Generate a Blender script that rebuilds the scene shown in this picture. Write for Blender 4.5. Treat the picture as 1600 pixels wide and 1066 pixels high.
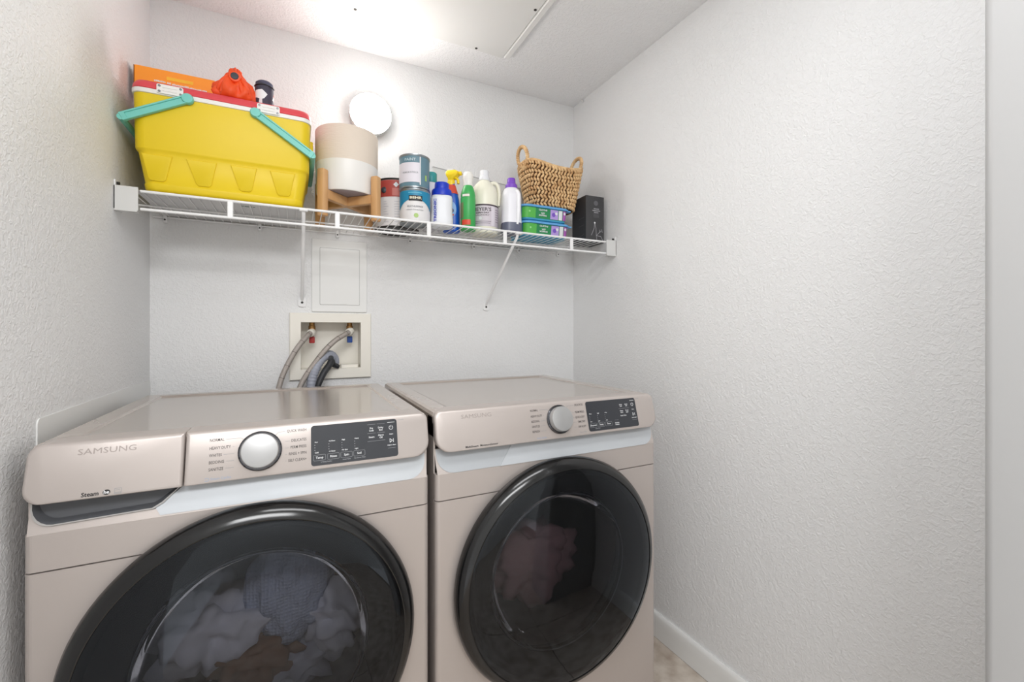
import bpy, bmesh, math, random
from mathutils import Vector, Matrix
random.seed(7)
for o in list(bpy.data.objects): bpy.data.objects.remove(o)
S = bpy.context.scene
COL = S.collection
PI = math.pi

# ------------------------------------------------------------------ camera, world, lights, exposure
CAMZ = 1.18
cd = bpy.data.cameras.new('camera'); cam = bpy.data.objects.new('camera', cd); COL.objects.link(cam)
cd.sensor_width = 36.0; cd.lens = 689 / 1600 * 36.0
cd.shift_y = -(533 - 515) / 1600
cd.clip_start = 0.01
cam.location = (0, 0, CAMZ); cam.rotation_euler = (PI / 2, 0, -math.atan(339 / 689))
S.camera = cam
S.view_settings.view_transform = 'Standard'
S.view_settings.look = 'None'
S.view_settings.exposure = 0.12
S.view_settings.gamma = 1.0
S.view_settings.use_curve_mapping = False
W = bpy.data.worlds.new('world'); S.world = W; W.use_nodes = True
W.node_tree.nodes['Background'].inputs[0].default_value = (0.98, 0.99, 1.0, 1)
W.node_tree.nodes['Background'].inputs[1].default_value = 1.1

def area_lamp(name, loc, rot, sx, sy, power, col=(1, 1, 1)):
    l = bpy.data.lights.new(name, 'AREA'); l.shape = 'RECTANGLE'; l.size = sx; l.size_y = sy
    l.energy = power; l.color = col
    o = bpy.data.objects.new(name, l); COL.objects.link(o); o.location = loc; o.rotation_euler = rot
    return o
area_lamp('closet_fill_light', (0.38, 0.30, 2.285), (0, 0, 0), 0.9, 0.35, 8.5, (0.985, 0.99, 1.0))  # added fill light above the view, brightens the closet walls; no real fixture
area_lamp('hall_fill_light', (-0.10, -0.85, 2.33), (math.radians(28), 0, math.radians(-8)), 1.2, 0.6, 34, (0.985, 0.99, 1.0))  # added fill behind the camera, lights the hall and the appliance fronts
DISC_STRENGTH = 41.0

# ------------------------------------------------------------------ helpers
def lin(c):
    c = c / 255.0
    return c / 12.92 if c <= 0.04045 else ((c + 0.055) / 1.055) ** 2.4
def rgb(r, g, b): return (lin(r), lin(g), lin(b), 1)

MATS = {}
def mat(name, col, rough=0.5, metal=0.0, bump=None, var=None, spec=None, trans=0.0, coat=0.0, emit=None, ior=None, sss=0):
    """procedural material; bump=(kind, scale, distance, strength); var=(scale, second colour, low, high)"""
    if name in MATS: return MATS[name]
    m = bpy.data.materials.new(name); m.use_nodes = True
    nt = m.node_tree; b = nt.nodes['Principled BSDF']
    c = rgb(*col); b.inputs['Base Color'].default_value = c
    b.inputs['Roughness'].default_value = rough; b.inputs['Metallic'].default_value = metal
    if spec is not None: b.inputs['Specular IOR Level'].default_value = spec
    if trans: b.inputs['Transmission Weight'].default_value = trans
    if coat: b.inputs['Coat Weight'].default_value = coat; b.inputs['Coat Roughness'].default_value = 0.05
    if ior: b.inputs['IOR'].default_value = ior
    if sss:
        b.inputs['Subsurface Weight'].default_value = sss
        b.inputs['Subsurface Radius'].default_value = (0.02, 0.02, 0.02)
    if emit:
        b.inputs['Emission Color'].default_value = rgb(*emit[0]); b.inputs['Emission Strength'].default_value = emit[1]
    tc = nt.nodes.new('ShaderNodeTexCoord')
    if var:
        n = nt.nodes.new('ShaderNodeTexNoise'); n.inputs['Scale'].default_value = 1; n.inputs['Detail'].default_value = 5
        mp = nt.nodes.new('ShaderNodeMapping')
        sc = var[0] if isinstance(var[0], tuple) else (var[0],) * 3
        mp.inputs['Scale'].default_value = sc
        nt.links.new(tc.outputs['Object'], mp.inputs[0]); nt.links.new(mp.outputs[0], n.inputs['Vector'])
        r = nt.nodes.new('ShaderNodeValToRGB')
        r.color_ramp.elements[0].position = var[2]; r.color_ramp.elements[0].color = c
        r.color_ramp.elements[1].position = var[3]; r.color_ramp.elements[1].color = rgb(*var[1])
        nt.links.new(n.outputs[0], r.inputs[0]); nt.links.new(r.outputs[0], b.inputs['Base Color'])
    if bump:
        kind, scale, dist, st = bump
        sc = scale if isinstance(scale, tuple) else (scale,) * 3
        mp = nt.nodes.new('ShaderNodeMapping'); mp.inputs['Scale'].default_value = sc
        nt.links.new(tc.outputs['Object'], mp.inputs[0])
        if kind == 'noise':
            n = nt.nodes.new('ShaderNodeTexNoise'); n.inputs['Scale'].default_value = 1; n.inputs['Detail'].default_value = 3
            n.inputs['Roughness'].default_value = 0.6
            out = n.outputs[0]
        elif kind == 'knock':
            n = nt.nodes.new('ShaderNodeTexNoise'); n.inputs['Scale'].default_value = 1; n.inputs['Detail'].default_value = 4
            n.inputs['Distortion'].default_value = 0.9
            r = nt.nodes.new('ShaderNodeValToRGB'); r.color_ramp.elements[0].position = 0.42; r.color_ramp.elements[1].position = 0.62
            nt.links.new(n.outputs[0], r.inputs[0]); out = r.outputs[0]
        else:
            n = nt.nodes.new('ShaderNodeTexVoronoi'); n.inputs['Scale'].default_value = 1
            n.inputs['Randomness'].default_value = 0.15 if kind == 'knit' else 1.0
            out = n.outputs[0]
        nt.links.new(mp.outputs[0], n.inputs['Vector'])
        bp = nt.nodes.new('ShaderNodeBump'); bp.inputs['Distance'].default_value = dist; bp.inputs['Strength'].default_value = st
        nt.links.new(out, bp.inputs['Height']); nt.links.new(bp.outputs[0], b.inputs['Normal'])
    MATS[name] = m
    return m

def tinted_glass(name, tint, rough=0.02, ior=1.5, refl=(1, 1, 1)):
    if name in MATS: return MATS[name]
    m = bpy.data.materials.new(name); m.use_nodes = True; nt = m.node_tree
    for n in list(nt.nodes): nt.nodes.remove(n)
    out = nt.nodes.new('ShaderNodeOutputMaterial'); mx = nt.nodes.new('ShaderNodeMixShader')
    tr = nt.nodes.new('ShaderNodeBsdfTransparent'); tr.inputs[0].default_value = (*tint, 1)
    gl = nt.nodes.new('ShaderNodeBsdfGlossy'); gl.inputs['Roughness'].default_value = rough
    gl.inputs['Color'].default_value = (*refl, 1)
    fr = nt.nodes.new('ShaderNodeFresnel'); fr.inputs[0].default_value = ior
    nt.links.new(fr.outputs[0], mx.inputs[0]); nt.links.new(tr.outputs[0], mx.inputs[1]); nt.links.new(gl.outputs[0], mx.inputs[2])
    nt.links.new(mx.outputs[0], out.inputs[0]); MATS[name] = m
    return m

def link(name, me, m=None, parent=None, loc=(0, 0, 0), rot=(0, 0, 0), smooth=None):
    o = bpy.data.objects.new(name, me); COL.objects.link(o)
    if m is not None and not me.materials: me.materials.append(m)
    if parent is not None: o.parent = parent
    o.location = loc; o.rotation_euler = rot
    return o
def bm_obj(name, bm, m, parent=None, loc=(0, 0, 0), rot=(0, 0, 0), smooth=False, angle=35, flat_y=False):
    bmesh.ops.recalc_face_normals(bm, faces=bm.faces)
    if smooth:
        for f in bm.faces: f.smooth = not (flat_y and abs(f.normal.y) > 0.97)
        a = math.radians(angle)
        for e in bm.edges:
            if len(e.link_faces) == 2 and e.calc_face_angle(0) > a: e.smooth = False
    me = bpy.data.meshes.new(name); bm.to_mesh(me); bm.free()
    return link(name, me, m, parent, loc, rot)
def thing(name, label, cat, loc=(0, 0, 0), rotz=0, group=None):
    o = bpy.data.objects.new(name, None); COL.objects.link(o); o.empty_display_size = 0.05
    o.location = loc; o.rotation_euler = (0, 0, rotz); o['label'] = label; o['category'] = cat
    if group: o['group'] = group
    return o
def tag(o, label, cat, group=None):
    o['label'] = label; o['category'] = cat
    if group: o['group'] = group
    return o
def struct(o, label=None):
    o['kind'] = 'structure'
    if label: o['label'] = label
    return o

def add_box(bm, x0, x1, y0, y1, z0, z1, bev=0, seg=2):
    r = bmesh.ops.create_cube(bm, size=1)
    vs = r['verts']
    for v in vs:
        v.co = Vector((x0 + (v.co.x + .5) * (x1 - x0), y0 + (v.co.y + .5) * (y1 - y0), z0 + (v.co.z + .5) * (z1 - z0)))
    if bev:
        es = list({e for v in vs for e in v.link_edges})
        bmesh.ops.bevel(bm, geom=es, offset=bev, segments=seg, affect='EDGES', profile=0.5)
def box(name, x0, x1, y0, y1, z0, z1, m, parent=None, bev=0, seg=2, loc=(0, 0, 0), rot=(0, 0, 0)):
    bm = bmesh.new(); add_box(bm, x0, x1, y0, y1, z0, z1, bev, seg)
    return bm_obj(name, bm, m, parent, loc, rot, smooth=bev > 0)
def add_loft(bm, rings, cap0=True, cap1=True, closed=True):
    R = [[bm.verts.new(p) for p in r] for r in rings]
    n = len(R[0])
    for a, b in zip(R[:-1], R[1:]):
        for i in range(n if closed else n - 1):
            j = (i + 1) % n
            bm.faces.new((a[i], a[j], b[j], b[i]))
    if cap0: bm.faces.new(R[0][::-1])
    if cap1: bm.faces.new(R[-1])
    return R
def loft(name, rings, m, parent=None, cap0=True, cap1=True, loc=(0, 0, 0), rot=(0, 0, 0), smooth=True, angle=35):
    bm = bmesh.new(); add_loft(bm, rings, cap0, cap1)
    return bm_obj(name, bm, m, parent, loc, rot, smooth, angle)
def circ(r, z, n=32, cx=0, cy=0, ry=None):
    ry = r if ry is None else ry
    return [(cx + r * math.cos(2 * PI * i / n), cy + ry * math.sin(2 * PI * i / n), z) for i in range(n)]
def lathe(name, prof, m, parent=None, n=40, cap0=True, cap1=True, loc=(0, 0, 0), rot=(0, 0, 0), angle=35):
    """prof: list of (radius, height) around z"""
    return loft(name, [circ(max(r, 1e-4), z, n) for r, z in prof], m, parent, cap0, cap1, loc, rot, True, angle)
def lathe_y(name, prof, m, parent=None, n=64, cap0=True, cap1=True, loc=(0, 0, 0), angle=35):
    """prof: list of (radius, y) around the y axis"""
    return loft(name, [[(max(r, 1e-4) * math.cos(2 * PI * i / n), y, max(r, 1e-4) * math.sin(2 * PI * i / n)) for i in range(n)] for r, y in prof],
                m, parent, cap0, cap1, loc, (0, 0, 0), True, angle)
def rrect(hx, hy, r, z, seg=5, cx=0, cy=0):
    pts = []
    r = min(r, hx, hy)
    for k, (sx, sy) in enumerate(((1, 1), (-1, 1), (-1, -1), (1, -1))):
        for i in range(seg + 1):
            a = (k * 90 + 90 * i / seg) * PI / 180
            pts.append((cx + sx * (hx - r) + r * math.cos(a), cy + sy * (hy - r) + r * math.sin(a), z))
    return pts
def outline(x0, x1, z0, z1, rs, seg=6):
    """rounded outline in the xz plane; rs = radii bl, br, tr, tl; returns [(x,z)] ccw from bottom left"""
    bl, br, tr, tl = rs; pts = []
    for (cx, cz, r, a0) in ((x0 + bl, z0 + bl, bl, 180), (x1 - br, z0 + br, br, 270), (x1 - tr, z1 - tr, tr, 0), (x0 + tl, z1 - tl, tl, 90)):
        n = seg if r > 0 else 0
        for i in range(n + 1):
            a = math.radians(a0 + (90 * i / n if n else 0))
            pts.append((cx + r * math.cos(a), cz + r * math.sin(a)))
    return pts
def add_tube(bm, pts, r, seg=8, caps=True, closed=False):
    pts = [Vector(p) for p in pts]; rings = []
    n = len(pts); up = None
    for i, p in enumerate(pts):
        if closed: t = pts[(i + 1) % n] - pts[i - 1]
        else: t = pts[min(i + 1, n - 1)] - pts[max(i - 1, 0)]
        t.normalize()
        if up is None:
            up = Vector((0, 0, 1)) if abs(t.z) < 0.9 else Vector((1, 0, 0))
        u = (up - t * up.dot(t)).normalized(); v = t.cross(u); up = u
        rr = r[i] if isinstance(r, (list, tuple)) else r
        rings.append([p + u * rr * math.cos(2 * PI * k / seg) + v * rr * math.sin(2 * PI * k / seg) for k in range(seg)])
    if closed:
        R = [[bm.verts.new(p) for p in ring] for ring in rings]
        for a in range(n):
            A, B = R[a], R[(a + 1) % n]
            for i in range(seg):
                j = (i + 1) % seg; bm.faces.new((A[i], A[j], B[j], B[i]))
    else: add_loft(bm, rings, caps, caps)
def tube(name, pts, r, m, parent=None, seg=8, closed=False, loc=(0, 0, 0), rot=(0, 0, 0)):
    bm = bmesh.new(); add_tube(bm, pts, r, seg, True, closed)
    return bm_obj(name, bm, m, parent, loc, rot, smooth=True, angle=60)
def spline(pts, n=8):
    P = [Vector(p) for p in pts]; P = [P[0] * 2 - P[1]] + P + [P[-1] * 2 - P[-2]]; out = []
    for i in range(1, len(P) - 2):
        for k in range(n):
            t = k / n; a, b, c, d = P[i - 1:i + 3]
            out.append(0.5 * ((2 * b) + (c - a) * t + (2 * a - 5 * b + 4 * c - d) * t * t + (3 * b - a - 3 * c + d) * t ** 3))
    out.append(P[-2]); return out
def text_mesh(s, size, align='LEFT', bold=0.0, width=None):
    c = bpy.data.curves.new('lettering', 'FONT'); c.body = s; c.size = size; c.align_x = align; c.align_y = 'CENTER'
    c.resolution_u = 2; c.offset = bold
    o = bpy.data.objects.new('lettering', c)
    me = bpy.data.meshes.new_from_object(o)
    bpy.data.objects.remove(o); bpy.data.curves.remove(c)
    if width and len(me.vertices):
        xs = [v.co.x for v in me.vertices]; w = max(xs) - min(xs); k = width / w
        for v in me.vertices: v.co.x *= k
    return me
def text(s, size, m, parent, fn, align='LEFT', bold=0.0, width=None, name='lettering', xs=1.0):
    """flat print: fn maps (x, y) of the flat lettering to a point on the surface"""
    me = text_mesh(s, size, align, bold, width)
    for v in me.vertices: v.co = fn(v.co.x * xs, v.co.y)
    me.name = name
    return link(name, me, m, parent)
def patch(name, m, parent, fn, us, vs):
    """print patch on a surface: grid over us x vs mapped by fn"""
    bm = bmesh.new()
    G = [[bm.verts.new(fn(u, v)) for u in us] for v in vs]
    for a, b in zip(G[:-1], G[1:]):
        for i in range(len(us) - 1): bm.faces.new((a[i], a[i + 1], b[i + 1], b[i]))
    me = bpy.data.meshes.new(name)
    for f in bm.faces: f.smooth = True
    bm.to_mesh(me); bm.free()
    return link(name, me, m, parent)
def lsp(a, b, n): return [a + (b - a) * i / (n - 1) for i in range(n)]
def cyl_map(r, a0=-PI / 2, x0=0, z0=0, eps=0.0006):
    """(x,y) -> on a vertical cylinder; x measured along the arc from the front direction a0"""
    return lambda x, y: Vector(((r + eps) * math.cos(a0 + (x + x0) / r), (r + eps) * math.sin(a0 + (x + x0) / r), y + z0))

# ------------------------------------------------------------------ materials
wall_m = mat('textured_white_wall', (234, 234, 234), 0.55, bump=('knock', (105, 105, 105), 0.0016, 0.5))
ceil_m = mat('textured_white_ceiling', (246, 246, 247), 0.6, bump=('knock', (85, 85, 85), 0.002, 0.55))
smooth_white = mat('smooth_white_paint', (236, 236, 234), 0.45, bump=('noise', 30, 0.0006, 0.3))
trim_m = mat('gloss_white_trim', (232, 232, 230), 0.3, bump=('noise', 12, 0.0008, 0.2))
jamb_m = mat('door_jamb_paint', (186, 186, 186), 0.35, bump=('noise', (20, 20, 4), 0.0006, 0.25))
plastic_white = mat('cream_white_plastic', (240, 236, 226), 0.4)
wire_m = mat('white_vinyl_wire', (238, 238, 238), 0.35)
grout_m = mat('grout', (150, 142, 132), 0.9, bump=('noise', 200, 0.001, 0.4))
tile_m = mat('beige_stone_tile', (206, 196, 184), 0.35, var=((14, 14, 14), (166, 150, 136), 0.36, 0.68), bump=('noise', 25, 0.0006, 0.3))
screw_m = mat('dark_screw', (60, 58, 55), 0.5, 0.6)
cham = mat('champagne_metal', (189, 180, 175), 0.36, 0.35, bump=('noise', (3, 3, 500), 0.0002, 0.06))
cham_top = mat('champagne_metal_top', (190, 180, 172), 0.16, 0.35, var=((5, 30, 5), (184, 173, 164), 0.4, 0.7))
silver_strip = mat('silver_strip_paint', (188, 192, 196), 0.4, 0.2)
dark_gap = mat('dark_gap', (22, 20, 18), 0.7)
pocket_m = mat('dark_grey_pocket', (92, 94, 98), 0.5)
black_gloss = mat('black_gloss_door_rim', (16, 16, 17), 0.16, spec=0.6)
inner_black = mat('black_door_liner', (15, 15, 17), 0.7, spec=0.2)
smoke = tinted_glass('smoked_door_glass', (0.42, 0.42, 0.45), 0.015, 1.5, (0.86, 0.92, 1.0))
bowl_glass = tinted_glass('clear_bowl_glass', (0.93, 0.93, 0.94), 0.04, 1.12)
drum_m = mat('steel_drum', (150, 150, 152), 0.4, 0.8, bump=('voronoi', 60, 0.002, 0.6))
gasket_m = mat('grey_rubber_gasket', (88, 88, 92), 0.55)
knob_m = mat('brushed_aluminium_knob', (178, 178, 178), 0.38, 0.55, bump=('noise', (2, 2, 400), 0.0002, 0.1))
knob_ring = mat('dark_chrome_ring', (92, 92, 96), 0.18, 0.9)
display_m = mat('dark_grey_display', (52, 54, 59), 0.22)
print_dark = mat('dark_grey_print', (70, 66, 64), 0.5)
print_black = mat('black_print', (28, 26, 26), 0.5)
print_white = mat('white_print', (225, 226, 228), 0.5)
print_grey = mat('grey_print', (148, 150, 154), 0.5)
print_blue = mat('pale_blue_print', (150, 168, 196), 0.5)
chrome_m = mat('silver_lettering', (170, 160, 155), 0.3, 0.4)

# ------------------------------------------------------------------ room
XL, XR, YB, ZC = -0.434, 1.254, 1.85, 2.295
YF = 0.275           # near end of the right wall, at the door jamb
T = 0.10
HY = -1.55           # wall across the hall
def wall(name, x0, x1, y0, y1, z0, z1, m, label): return struct(box(name, x0, x1, y0, y1, z0, z1, m), label)
# back wall with an opening for the recessed outlet box
BX0, BX1, BZ0, BZ1 = 0.018, 0.236, 1.026, 1.208
bm = bmesh.new()
add_box(bm, XL - T, BX0, YB, YB + T, 0, ZC); add_box(bm, BX1, XR + T, YB, YB + T, 0, ZC)
add_box(bm, BX0, BX1, YB, YB + T, 0, BZ0); add_box(bm, BX0, BX1, YB, YB + T, BZ1, ZC)
struct(bm_obj('wall_back', bm, wall_m), 'white textured back wall behind washer and dryer')
wall('wall_left', XL - T, XL, YF, YB, 0, ZC, wall_m, 'white textured wall left of the washer')
wall('wall_right', XR, XR + T, YF - 0.0, YB, 0, ZC, wall_m, 'white textured wall right of the dryer')
wall('wall_hall', -2.6, 3.4, HY - T, HY, 0, 2.4, smooth_white, 'white wall across the hall behind the camera')
wall('ceiling', XL - T, XR + T, YF - 0.0, YB + T, ZC, ZC + T, ceil_m, 'white textured ceiling over the closet')
wall('ceiling_hall', -2.6, 3.4, HY - T, YF, 2.40, 2.5, smooth_white, 'white hall ceiling behind the camera')
fl = struct(box('floor', XL - T, XR + T, HY - T, YB + T, -0.06, -0.008, grout_m), 'beige stone tile floor')
tb = bmesh.new(); add_box(tb, -0.2235, 0.2235, -0.2235, 0.2235, -0.008, 0.0, 0.0015, 1)
tile0 = bm_obj('tile', tb, tile_m, fl); first = True
xs = [XR - 0.012 - 0.225 - 0.45 * i for i in range(4)]
for i, x in enumerate(xs):
    for j in range(8):
        y = YB - 0.08 - 0.225 - 0.45 * j
        if first: o = tile0; first = False
        else: o = tile0.copy(); COL.objects.link(o)
        o.location = (x, y, 0); o.rotation_euler = (0, 0, random.choice((0, PI / 2, PI, -PI / 2)))
# baseboard along the right wall, rounded top
bb = [(XR, 0.001), (XR, 0.092), (XR - 0.006, 0.094), (XR - 0.011, 0.090), (XR - 0.014, 0.080), (XR - 0.015, 0.06), (XR - 0.015, 0.001)]
struct(loft('baseboard_right', [[(x, y, z) for x, z in bb] for y in (YF + 0.002, YB - 0.001)], trim_m), 'white baseboard along the right wall')
# door jamb at the right edge of the frame, with a rounded corner
jx = 0.90
jo = [(jx, 0.05), (jx, YF - 0.012), (jx + 0.003, YF - 0.004), (jx + 0.010, YF - 0.0005), (XR + T, YF - 0.0005), (XR + T, 0.05)]
struct(loft('trim_1', [[(x, y, z) for x, y in jo] for z in (0.0, 2.40)], jamb_m, angle=60), 'smooth grey white door jamb at the right edge of the photo')
# flat board on the left wall just above the washer
bm = bmesh.new(); add_loft(bm, [[(x, y, z) for (y, z) in outline(1.13, 1.842, 0.86, 1.012, (0, 0, 0.004, 0.012))] for x in (XL + 0.0002, XL + 0.0025)])
struct(bm_obj('trim_2', bm, trim_m, smooth=True), 'flat white board fixed low on the left wall')
# ceiling hatch panel
hp = thing('ceiling_hatch', 'smooth white hatch panel screwed to the ceiling above the shelf', 'hatch', (0.2, 1.2, ZC))
box('panel', -0.42, 0.56, -0.30, 0.435, -0.006, -0.0002, smooth_white, hp, 0.001, 1)
box('trim_strip', 0.562, 0.585, -0.30, 0.425, -0.012, -0.0002, smooth_white, hp, 0.002, 1)
for (x, y) in ((-0.013, 0.410), (0.441, 0.422), (0.548, 0.137)):
    lathe('screw', [(0.0045, -0.0075), (0.0055, -0.0066), (0.0055, -0.006)], screw_m, hp, 10, loc=(x, y, 0))
ck = tube('corner_nail', [(1.2535, 1.764, 2.284), (1.247, 1.762, 2.283), (1.241, 1.758, 2.287)], 0.004, trim_m, seg=6)
tag(ck, 'tiny white nail stub high in the right ceiling corner', 'nail')

# ------------------------------------------------------------------ disc wall light
L0 = thing('wall_light', 'round glowing white disc lamp on the back wall behind the planter', 'light', (0.268, YB, 2.030))
lathe_y('base', [(0.070, -0.0005), (0.072, -0.018), (0.0795, -0.020), (0.0795, -0.046), (0.0775, -0.047)], mat('lamp_base_grey', (205, 205, 203), 0.35), L0, 48)
lathe_y('diffuser', [(0.0778, -0.0465), (0.0772, -0.052), (0.072, -0.060), (0.062, -0.067), (0.045, -0.073), (0.022, -0.0765), (0.0, -0.0775)],
        mat('lamp_diffuser', (255, 255, 255), 0.4, emit=((255, 252, 248), DISC_STRENGTH)), L0, 48)

# ------------------------------------------------------------------ washer and dryer
APH = 0.984
FZ0, FZ1 = 0.888, 0.984
def fy(z): return -0.012 + 0.28 * (z - FZ0)
HW = 0.3425
DZ, DR = 0.538, 0.302
SEAM = 0.773
STZ = 0.836

def front_plate(z0, z1, dy):
    """front sheet of the cabinet between z0 and z1, with the round door opening cut out"""
    bm = bmesh.new(); n = 96; R = 0.262; cr = 0.012; W_ = HW - cr
    inner, outer = [], []
    angs = sorted([2 * PI * i / n - PI for i in range(n)] + [math.atan2(z - DZ, x) for x in (-W_, W_) for z in (0.03, STZ)])
    for a in angs:
        c, s = math.cos(a), math.sin(a)
        t = min(W_ / abs(c) if abs(c) > 1e-9 else 1e9, ((STZ - DZ) / s) if s > 1e-9 else 1e9, ((0.03 - DZ) / s) if s < -1e-9 else 1e9)
        inner.append(bm.verts.new((R * c, 0, DZ + R * s))); outer.append(bm.verts.new((t * c, 0, DZ + t * s)))
    m = len(angs)
    for i in range(m):
        j = (i + 1) % m; bm.faces.new((inner[i], inner[j], outer[j], outer[i]))
    bmesh.ops.bisect_plane(bm, geom=bm.verts[:] + bm.edges[:] + bm.faces[:], plane_co=(0, 0, z0), plane_no=(0, 0, -1), clear_outer=True)
    bmesh.ops.bisect_plane(bm, geom=bm.verts[:] + bm.edges[:] + bm.faces[:], plane_co=(0, 0, z1), plane_no=(0, 0, 1), clear_outer=True)
    r = bmesh.ops.extrude_face_region(bm, geom=bm.faces[:])
    bmesh.ops.translate(bm, verts=[g for g in r['geom'] if isinstance(g, bmesh.types.BMVert)], vec=(0, 0.02, 0))
    for sg in (-1, 1):
        prof = [(sg * (W_ + cr * math.sin(a)), cr - cr * math.cos(a)) for a in lsp(0, PI / 2, 7)] + [(sg * HW, 0.02), (sg * W_, 0.02)]
        add_loft(bm, [[(x, y, z) for x, y in prof] for z in (z0, z1)])
    bmesh.ops.translate(bm, verts=bm.verts[:], vec=(0, dy, 0))
    return bm

def fascia_piece(name, x0, x1, rs, m, root):
    o = outline(x0, x1, FZ0, FZ1, rs)
    def ins(d):
        cx, cz = (x0 + x1) / 2, (FZ0 + FZ1) / 2
        kx, kz = 1 - d / ((x1 - x0) / 2), 1 - d / ((FZ1 - FZ0) / 2)
        return [(cx + (x - cx) * kx, cz + (z - cz) * kz) for x, z in o]
    rings = [[(x, fy(z), z) for x, z in ins(0.0055)], [(x, fy(z) + 0.0012, z) for x, z in ins(0.0022)],
             [(x, fy(z) + 0.0035, z) for x, z in ins(0.0006)], [(x, fy(z) + 0.007, z) for x, z in o], [(x, 0.07, z) for x, z in o]]
    return loft(name, rings, m, root, angle=40)
def slope(z): return 0.020 * (z - STZ) / (FZ0 - STZ)
def slab(name, pts, m, root, dy=0.0, th=0.004, k=1.0):
    """plate lying on the sloped strip under the fascia; pts in xz"""
    return loft(name, [[(x, slope(z) * k + dy, z) for x, z in pts], [(x, slope(z) * k + dy + th, z) for x, z in pts]], m, root, smooth=False)
def fmap(x0, z0): return lambda x, y: Vector((x + x0, fy(z0 + y) - 0.0004, z0 + y))
def fline(root, pts, w, m):
    """thin printed line on the fascia"""
    for (xa, za), (xb, zb) in zip(pts[:-1], pts[1:]):
        d = Vector((xb - xa, zb - za)); nrm = Vector((-d.y, d.x)).normalized() * w / 2
        q = [(xa - nrm.x, za - nrm.y), (xb - nrm.x, zb - nrm.y), (xb + nrm.x, zb + nrm.y), (xa + nrm.x, za + nrm.y)]
        yield [(x, fy(z) - 0.0004, z) for x, z in q]
def lines(root, polys, w, m, name='printed_line'):
    bm = bmesh.new()
    for pl in polys:
        for q in fline(root, pl, w, m): bm.faces.new([bm.verts.new(p) for p in q])
    return bm_obj(name, bm, m, root)

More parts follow.
